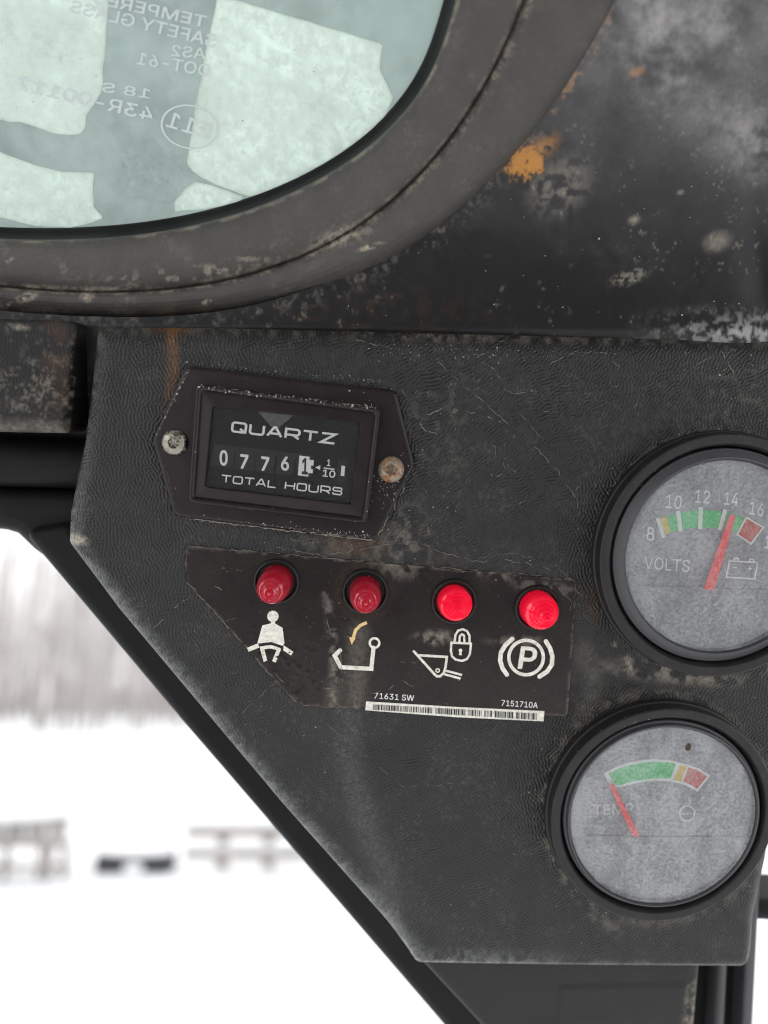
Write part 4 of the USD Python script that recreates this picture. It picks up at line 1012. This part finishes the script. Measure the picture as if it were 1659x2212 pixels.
k2 = 0.36166 / 1.30199
# seated person with lap belt
body = unary_union([Point(X2([(740, 590)])[0]).buffer(44 * k2), Polygon(X2([(724, 620), (757, 620), (757, 645), (815, 680), (830, 800), (808, 826), (722, 798), (640, 800), (620, 795), (658, 660), (724, 645)]))])
belt = stroke(X2([(545, 850), (640, 812), (730, 806), (810, 826), (890, 880)]), 34 * k2, cap='flat')
legs = unary_union([stroke(X2([(655, 838), (682, 940)]), 30 * k2, cap='flat'), stroke(X2([(788, 842), (748, 943)]), 30 * k2, cap='flat'), stroke(X2([(640, 838), (720, 826), (800, 846)]), 26 * k2, cap='flat')])
band = stroke(X2([(628, 812), (725, 800), (820, 832)]), 22 * k2, cap='flat')
cut = stroke(X2([(633, 830), (627, 800)]), 5 * k2)
md('seat_belt_symbol', unary_union([body, legs, belt.difference(Polygon(X2([(634, 700), (822, 700), (822, 1000), (634, 1000)])))]).difference(band), M['cream'])
# restraint bar
rb = unary_union([stroke(X2([(1262, 855), (1220, 895), (1268, 985), (1505, 998), (1522, 835)]), 32 * k2, join='mitre'), Point(X2([(1530, 797)])[0]).buffer(46 * k2).difference(Point(X2([(1530, 797)])[0]).buffer(28 * k2))])
md('restraint_bar_symbol', rb, M['cream'])
md('arrow', unary_union([stroke(X2([(1470, 638), (1420, 660), (1385, 695), (1362, 760)]), 24 * k2, cap='flat'), Polygon(X2([(1332, 752), (1385, 756), (1352, 810)]))]), M['straw'])
bk = unary_union([stroke(X3([(315, 862), (475, 1040), (495, 1056), (520, 1056), (548, 1030), (560, 990), (572, 905), (355, 893)]), 19 * k2), stroke(X3([(562, 1012), (690, 1046)]), 17 * k2, cap='flat'), stroke(X3([(552, 1040), (678, 1074)]), 17 * k2, cap='flat'), Point(X3([(500, 1011)])[0]).buffer(18 * k2).difference(Point(X3([(500, 1011)])[0]).buffer(9 * k2))])
md('bucket_symbol', bk, M['cream'])
pl = unary_union([stroke(X3([(606, 794), (760, 802), (750, 885), (728, 922), (690, 936), (640, 926), (612, 900), (603, 860)]), 17 * k2, True),
                  stroke(X3([(632, 790), (638, 735), (660, 700), (695, 690), (728, 704), (748, 740), (748, 795)]), 17 * k2, cap='flat'), stroke(X3([(670, 790), (672, 745), (688, 728), (705, 738), (708, 795)]), 16 * k2, cap='flat'),
                  Point(X3([(678, 855)])[0]).buffer(14 * k2), Polygon(X3([(672, 856), (684, 856), (688, 892), (664, 890)]))])
md('padlock_symbol', pl, M['cream'])
pc_ = X3([(1188, 910)])[0]
ringp = Point(pc_).buffer(147 * k2).difference(Point(pc_).buffer(121 * k2))
br = unary_union([stroke(X3([(1080, 765), (1030, 810), (992, 870), (986, 935), (1005, 995), (1038, 1042)]), 34 * k2), stroke(X3([(1342, 785), (1375, 840), (1392, 900), (1388, 965), (1350, 1020), (1292, 1058)]), 34 * k2)])
letter = on_line(glyphs('P', 4), X3([(1122, 990)])[0], X3([(1255, 1000)])[0], 165 * k2, up=(0.16, -1))
md('parking_brake_symbol', unary_union([ringp, br, letter]), M['cream'])
strip = [(791, 1515), (985, 1527), (1176, 1536), (1174, 1558), (985, 1549), (789, 1534)]
hb = hd + 0.00005
md('barcode_strip', Polygon(strip), M['cream'], hb)
Rb = random.Random(42); bars, x = [], 806
while x < 1158:
    w = Rb.choice([1.1, 1.1, 1.6, 2.4, 3.6]); gp = Rb.choice([0.9, 1.2, 1.8, 2.6])
    if Rb.random() < 0.07: gp += 5
    ty = 1519.5 + (x - 791) * 0.0555; by = 1534.0 + (x - 791) * 0.0617
    bars.append(Polygon([(x, ty + 1.2), (x + w, ty + 1.2), (x + w, by - 1.5), (x, by - 1.5)])); x += w + gp
md('barcode_bars', MultiPolygon(bars), M['ink'], hb + 0.00007, 0.00003, 'barcode_strip')
md('part_number', on_line(glyphs('71631 SW'), (808, 1508.5), (894, 1514), 13 * 0.92), M['white'])
md('part_number', on_line(glyphs('7151710A'), (1083, 1524), (1161, 1529.5), 13 * 0.92), M['white'])
# dirt along the edge of the film and on it
sq = []
for pl_, w in (([(420, 1180), (820, 1215), (1235, 1250)], 0.00010), ([(400, 1235), (404, 1200), (420, 1181)], 0.00008), ([(404, 1257), (520, 1385), (612, 1490), (650, 1524), (790, 1530)], 0.00012), ([(1244, 1262), (1240, 1340)], 0.00006),
               ([(470, 1226), (500, 1230), (525, 1235)], 0.00016), ([(455, 1260), (490, 1280)], 0.00016), ([(480, 1345), (520, 1330)], 0.00016), ([(700, 1310), (712, 1360), (735, 1400), (740, 1480)], 0.00012), ([(690, 1450), (740, 1460), (725, 1530)], 0.00012), ([(770, 1390), (768, 1470), (766, 1530)], 0.00010),
               ([(650, 1500), (690, 1485), (760, 1490)], 0.00010), ([(800, 1500), (840, 1490), (850, 1480)], 0.00012), ([(870, 1470), (900, 1490), (880, 1500)], 0.0001), ([(860, 1430), (900, 1432)], 0.00014), ([(800, 1260), (815, 1330)], 0.00009), ([(590, 1450), (640, 1500)], 0.0001), ([(990, 1240), (1010, 1232), (1040, 1238)], 0.0001), ([(1205, 1270), (1235, 1300), (1232, 1320)], 0.0001)):
    sq += squiggle(pl_, w, hd + 0.00022, amp=2.5, gaps=0.36)
td.part('dried_mud', cat_meshes(sq), M['scuff'], False, kind='stuff')
pts = np.vstack([R.uniform((410, 1200), (1230, 1530), (170, 2)), R.normal((720, 1420), (25, 80), (60, 2)), R.normal((1010, 1250), (180, 12), (50, 2))])
Lf = P.pp(pts, hd + 0.00003); Lf = Lf[shapely.contains_xy(dp.buffer(-0.0005), Lf[:, 0], Lf[:, 1])]
td.part('grit', flecks(Lf, np.exp(R.normal(math.log(0.00007), 0.4, len(Lf)))), M['grit'], False, kind='stuff')

# ------------------------------------------------------------------ indicator lamps
def lamp(collar, rim_px, lens, lens_px, tip, lit, label):
    L0 = P.pp([collar], 0.0012)[0]; R0_ = np.linalg.norm(P.pp([(collar[0] + rim_px, collar[1])], 0.0012)[0] - L0)
    t = Thing('indicator_lamp', label, 'indicator lamp', P, (L0[0], L0[1], 0), group='red indicator lamps on the decal')
    t.part('collar', lathe([(R0_, 0.0), (R0_ * 0.995, 0.0009), (R0_ * 0.96, 0.0014), (R0_ * 0.91, 0.0016), (R0_ * 0.87, 0.0015), (R0_ * 0.845, 0.0011), (R0_ * 0.83, 0.0004), (R0_ * 0.80, 0.0002), (R0_ * 0.76, -0.0006), (R0_ * 0.70, -0.001), (R0_ * 0.5, -0.001)], 72, L0[:2]), M['bezel'], 30)
    r = np.linalg.norm(P.pp([(lens[0] + lens_px, lens[1])], 0.005)[0] - P.pp([lens], 0.005)[0]) * 0.95
    prof, fl = [], []
    if lit:
        z = [(1.0, -0.001, 0), (1.0, 0.0, .018), (1.0, 0.0032, .018), (0.99, 0.0042, .018), (0.95, 0.0049, .006), (0.88, 0.0053, 0)]
        top = [(0.80, .0056), (0.74, .0061), (0.70, .0060), (0.62, .0065), (0.56, .0071), (0.52, .0070), (0.44, .0076), (0.38, .0082), (0.34, .0081), (0.26, .0086), (0.20, .0092), (0.16, .0091), (0.11, .0095), (0.07, .0101), (0.03, .0104), (1e-5, .0105)]
    else:
        z = [(1.0, -0.001, 0), (1.0, 0.0, .0), (0.985, 0.0032, .0), (0.955, 0.0050, .0), (0.90, 0.0064, 0), (0.83, 0.0074, 0)]
        top = [(0.76, .0080), (0.68, .0085), (0.60, .0088), (0.56, .0087), (0.50, .0091), (0.42, .0095), (0.38, .0094), (0.32, .0097), (0.25, .0100), (0.21, .0098), (0.15, .0101), (0.10, .0106), (0.05, .0107), (1e-5, .0107)]
    V, F = lathe([(a * r, b) for a, b, c in z] + [(a * r, b) for a, b in top], 144, L0[:2], [c for a, b, c in z] + [0] * len(top))
    # the lens leans a little in its collar
    T_ = P.pp([tip], 0.0105)[0]; B_ = L0
    sh = (T_[:2] - B_[:2]) / 0.0105
    V[:, 0] += np.maximum(V[:, 2], 0) * np.clip(sh[0], -0.22, 0.22); V[:, 1] += np.maximum(V[:, 2], 0) * np.clip(sh[1], -0.22, 0.22)
    t.part('lens', (V, F), M['lens_lit'] if lit else M['lens_dark'], 30)
for cc, rp, lc, lp, tc, lit, lab in (
        ((597, 1257), 50.5, (590, 1271), 39.5, (581, 1283), False, 'dark red glassy lamp above the seated person symbol'),
        ((789, 1279), 50.5, (789, 1293), 37.5, (790, 1305), False, 'dark red glassy lamp above the yellow arrow'),
        ((981, 1300), 50, (986, 1308), 38.5, (992, 1320), True, 'bright red ringed lamp above the padlock symbol'),
        ((1161, 1314), 50, (1171, 1325), 40.5, (1185, 1340), True, 'bright red ribbed lamp above the circled P symbol')):
    lamp(cc, rp, lc, lp, tc, lit, lab)

# ------------------------------------------------------------------ gauges
def gauge(t, c_px, r_px, face_px, lens_mat, hb_=0.0055):
    """bezel ring, groove, rim, dial card; radii read at the ring's top"""
    L0 = P.pp([c_px], hb_)[0]; k = np.linalg.norm(P.pp([(c_px[0] + 100, c_px[1])], hb_)[0] - L0) / 100
    Ro, Rf = r_px * k, face_px * k
    c = L0[:2]
    b = [(Ro * 1.0, -0.0005), (Ro * 1.003, 0.0012), (Ro * 0.997, 0.0019), (Ro * 0.985, 0.0021), (Ro * 0.983, 0.0026), (Ro * 0.985, hb_ - 0.0008), (Ro * 0.978, hb_ - 0.0002), (Ro * 0.968, hb_),
         (Ro * 0.93, hb_), (Ro * 0.905, hb_ - 0.0001), (Ro * 0.890, hb_ - 0.0006), (Ro * 0.882, hb_ - 0.0016), (Ro * 0.872, hb_ - 0.0036), (Ro * 0.86, hb_ - 0.0042)]
    t.part('bezel', lathe(b, 160, c), M['bezel'], 30)
    g = [(Ro * 0.872, hb_ - 0.0044), (Ro * 0.866, hb_ - 0.0018), (Ro * 0.86, hb_ - 0.0012), (Ro * 0.845, hb_ - 0.001), (Rf * 1.012, hb_ + 0.0002), (Rf * 1.0, hb_ + 0.0002), (Rf * 0.985, hb_ - 0.0004), (Rf * 0.98, hb_ - 0.003)]
    t.part('lens_rim', lathe(g, 160, c), M['rim'], 30)
    hl = hb_ - 0.0002; hdial = hb_ - 0.0022
    t.part('dial', lathe([(Rf * 0.99, hdial - 0.0005), (Rf * 0.99, hdial), (1e-6, hdial)], 96, c), M['dial'], False)
    t.part('lens', lathe([(Rf * 0.985, hl - 0.0004), (Rf * 0.975, hl), (Rf * 0.6, hl + 0.0002), (1e-6, hl + 0.0003)], 96, c), lens_mat, True)
    return c, k, hdial, hl

tv = Thing('voltage_gauge', 'upper round volt gauge with grey hazed face and red needle near 14', 'gauge', P, P.pp([(1553, 1201)], 0)[0])
cv, kv, hdv, hlv = gauge(tv, (1560, 1205), 267, 210, M['lens_v'])
Y5 = lambda pts: [tuple(p) for p in c5(pts)]
k5 = 0.32542 / 1.30199
# dial marks were read off the photograph in this enlargement; the far side of the dial mirrors the near side
def mv(name, geom, mt, h=None, tt=0.00006):
    return tv.part(name, flat(geom, P, (hdv + 0.00008) if h is None else h, tt), mt, False, parent=tv.path + '/dial')
outer = [(545, 795), (610, 770), (700, 742), (800, 727), (900, 722), (1000, 725), (1100, 735), (1190, 757), (1270, 790)]
inner = [(590, 925), (640, 912), (720, 890), (800, 878), (880, 872), (980, 872), (1060, 880), (1130, 893), (1210, 915)]
mv('green_band', Polygon(Y5(outer + inner[::-1])), M['g_green'])
mv('yellow_band', Polygon(Y5([(540, 797), (598, 774), (632, 914), (588, 930)])), M['g_yellow'], hdv + 0.00016)
for a, b in (((521, 790), (573, 957)), ((697, 727), (719, 906)), ((894, 695), (887, 884)), ((1104, 715), (1058, 897))):
    mv('scale_tick', stroke(Y5([a, b]), 36 * k5, cap='flat'), M['white'], hdv + 0.00024)
mv('red_band', Polygon(Y5([(1290, 790), (1425, 872), (1328, 1005), (1215, 930)])), M['g_red'], hdv + 0.00016)
mv('red_band_outline', stroke(Y5([(1288, 783), (1432, 871), (1328, 1013), (1208, 932)]), 15 * k5, True, join='mitre'), M['white'], hdv + 0.00024)
for s_, a, b, cp in (('8', (418, 975), (488, 988), 112), ('10', (588, 700), (722, 712), 112), ('12', (838, 655), (968, 665), 108), ('14', (1092, 672), (1212, 684), 108), ('16', (1310, 755), (1432, 775), 108), ('18', (1440, 1048), (1566, 1075), 108)):
    mv('scale_number', on_line(glyphs(s_, 1), Y5([a])[0], Y5([b])[0], cp * k5, up=(0.10, -1)), M['white'])
mv('caption', on_line(glyphs('VOLTS', 0), Y5([(402, 1226)])[0], Y5([(792, 1256)])[0], 102 * k5, up=(0.07, -1)), M['white'])
bt = unary_union([stroke(Y5([(1142, 1162), (1383, 1172), (1358, 1316), (1112, 1300)]), 13 * k5, True), stroke(Y5([(1178, 1160), (1182, 1138), (1218, 1138), (1218, 1160)]), 11 * k5), stroke(Y5([(1312, 1164), (1316, 1146), (1350, 1148), (1350, 1166)]), 11 * k5),
                  stroke(Y5([(1168, 1218), (1206, 1220)]), 10 * k5, cap='flat'), stroke(Y5([(1296, 1224), (1336, 1227)]), 10 * k5, cap='flat'), stroke(Y5([(1318, 1205), (1314, 1246)]), 10 * k5, cap='flat')])
mv('battery_symbol', bt, M['white'])
mv('needle_cover', Polygon(Y5([(330, 1372), (900, 1392), (1620, 1420), (1600, 1520), (1350, 1800), (980, 1900), (560, 1760), (360, 1520)])), M['dial'], hdv + 0.0003, 0.0001)
tv.part('needle', flat(Polygon(Y5([(1142, 757), (1196, 766), (1005, 1412), (918, 1402)])), P, hdv + 0.0011, 0.0002), M['needle'], False)

tt_ = Thing('temperature_gauge', 'lower round temperature gauge with frosted face and red needle at the left', 'gauge', P, P.pp([(1421, 1745)], 0)[0])
ct, kt, hdt, hlt = gauge(tt_, (1434, 1766), 246, 203, M['lens_t'])
Y6 = lambda pts: [tuple(p) for p in c6(pts)]
k6 = 0.37975 / 1.30199
def mt_(name, geom, mt, h=None, tk=0.00006):
    return tt_.part(name, flat(geom, P, (hdt + 0.00008) if h is None else h, tk), mt, False, parent=tt_.path + '/dial')
ou = [(448, 592), (550, 543), (640, 515), (740, 498), (820, 492), (940, 502), (1060, 530), (1150, 563), (1225, 610)]
inn = [(497, 690), (575, 690), (620, 674), (700, 655), (800, 642), (900, 643), (1020, 664), (1080, 690), (1135, 722)]
mt_('band_outline', Polygon(Y6(ou + inn[::-1])).buffer(5 * k6), M['white'])
mt_('green_band', Polygon(Y6([(478, 598), (560, 556), (640, 530), (740, 513), (820, 507), (900, 510), (978, 518), (938, 628), (800, 630), (700, 643), (620, 661), (560, 682), (530, 675)])), M['g_green'], hdt + 0.00016)
mt_('yellow_band', Polygon(Y6([(1006, 528), (1054, 542), (1014, 650), (962, 640)])), M['g_yellow'], hdt + 0.00016)
mt_('red_band', Polygon(Y6([(1072, 548), (1140, 572), (1208, 615), (1134, 706), (1086, 676), (1030, 654)])), M['g_red'], hdt + 0.00016)
mt_('caption', on_line(glyphs('TEMP', 0), Y6([(368, 905)])[0], Y6([(662, 890)])[0], 78 * k6), plain('faded_grey_print', (0.7, 0.7, 0.7), 0.7))
cs = Y6([(1060, 890)])[0]
sy = unary_union([Point(cs).buffer(60 * k6).difference(Point(cs).buffer(51 * k6)), stroke(Y6([(1076, 830), (1080, 798)]), 8 * k6, cap='flat'), Point(Y6([(1082, 786)])[0]).buffer(14 * k6).difference(Point(Y6([(1082, 786)])[0]).buffer(8 * k6)), stroke(Y6([(1034, 945), (1032, 985)]), 7 * k6, cap='flat'), stroke(Y6([(1048, 948), (1046, 990)]), 7 * k6, cap='flat')] +
                 [stroke(Y6([(1006 + 24 * q, 895 - q), (1022 + 24 * q, 894 - q)]), 8 * k6, cap='flat') for q in range(5)])
mt_('coolant_symbol', sy, M['white'])
mt_('needle_cover', Polygon(Y6([(300, 1050), (700, 1062), (1560, 1064), (1500, 1250), (1200, 1450), (900, 1510), (600, 1420), (380, 1250)])), M['dial'], hdt + 0.0003, 0.0001)
tt_.part('needle', flat(Polygon(Y6([(480, 678), (512, 668), (702, 1040), (690, 1062), (652, 1052)])), P, hdt + 0.0011, 0.0002), M['needle'], False)
tt_.part('mud_spot', flat(unary_union([Polygon(Y6([(1050, 390), (1075, 368), (1088, 380), (1084, 410), (1062, 424), (1046, 415)]))]), P, hlt + 0.0003, 0.0002), M['mudspot'], False)
for t, c, k, hl, rf, hb_ in ((tv, cv, kv, hlv, 209, 0.0055), (tt_, ct, kt, hlt, 199, 0.0055)):
    a = R.uniform(0, 6.28, 70); r = rf * k * np.sqrt(R.random(70)) * 0.95
    a2 = R.uniform(0.3, 2.6, 60); r2 = rf * k * R.uniform(1.12, 1.24, 60)
    L = np.vstack([np.column_stack([c[0] + r * np.cos(a), c[1] + r * np.sin(a), np.full(70, hl + 0.0002)]), np.column_stack([c[0] + r2 * np.cos(a2), c[1] + r2 * np.sin(a2), np.full(60, hb_)])])
    t.part('grit', flecks(L, np.exp(R.normal(math.log(0.00008), 0.4, len(L)))), M['grit'], False, kind='stuff')
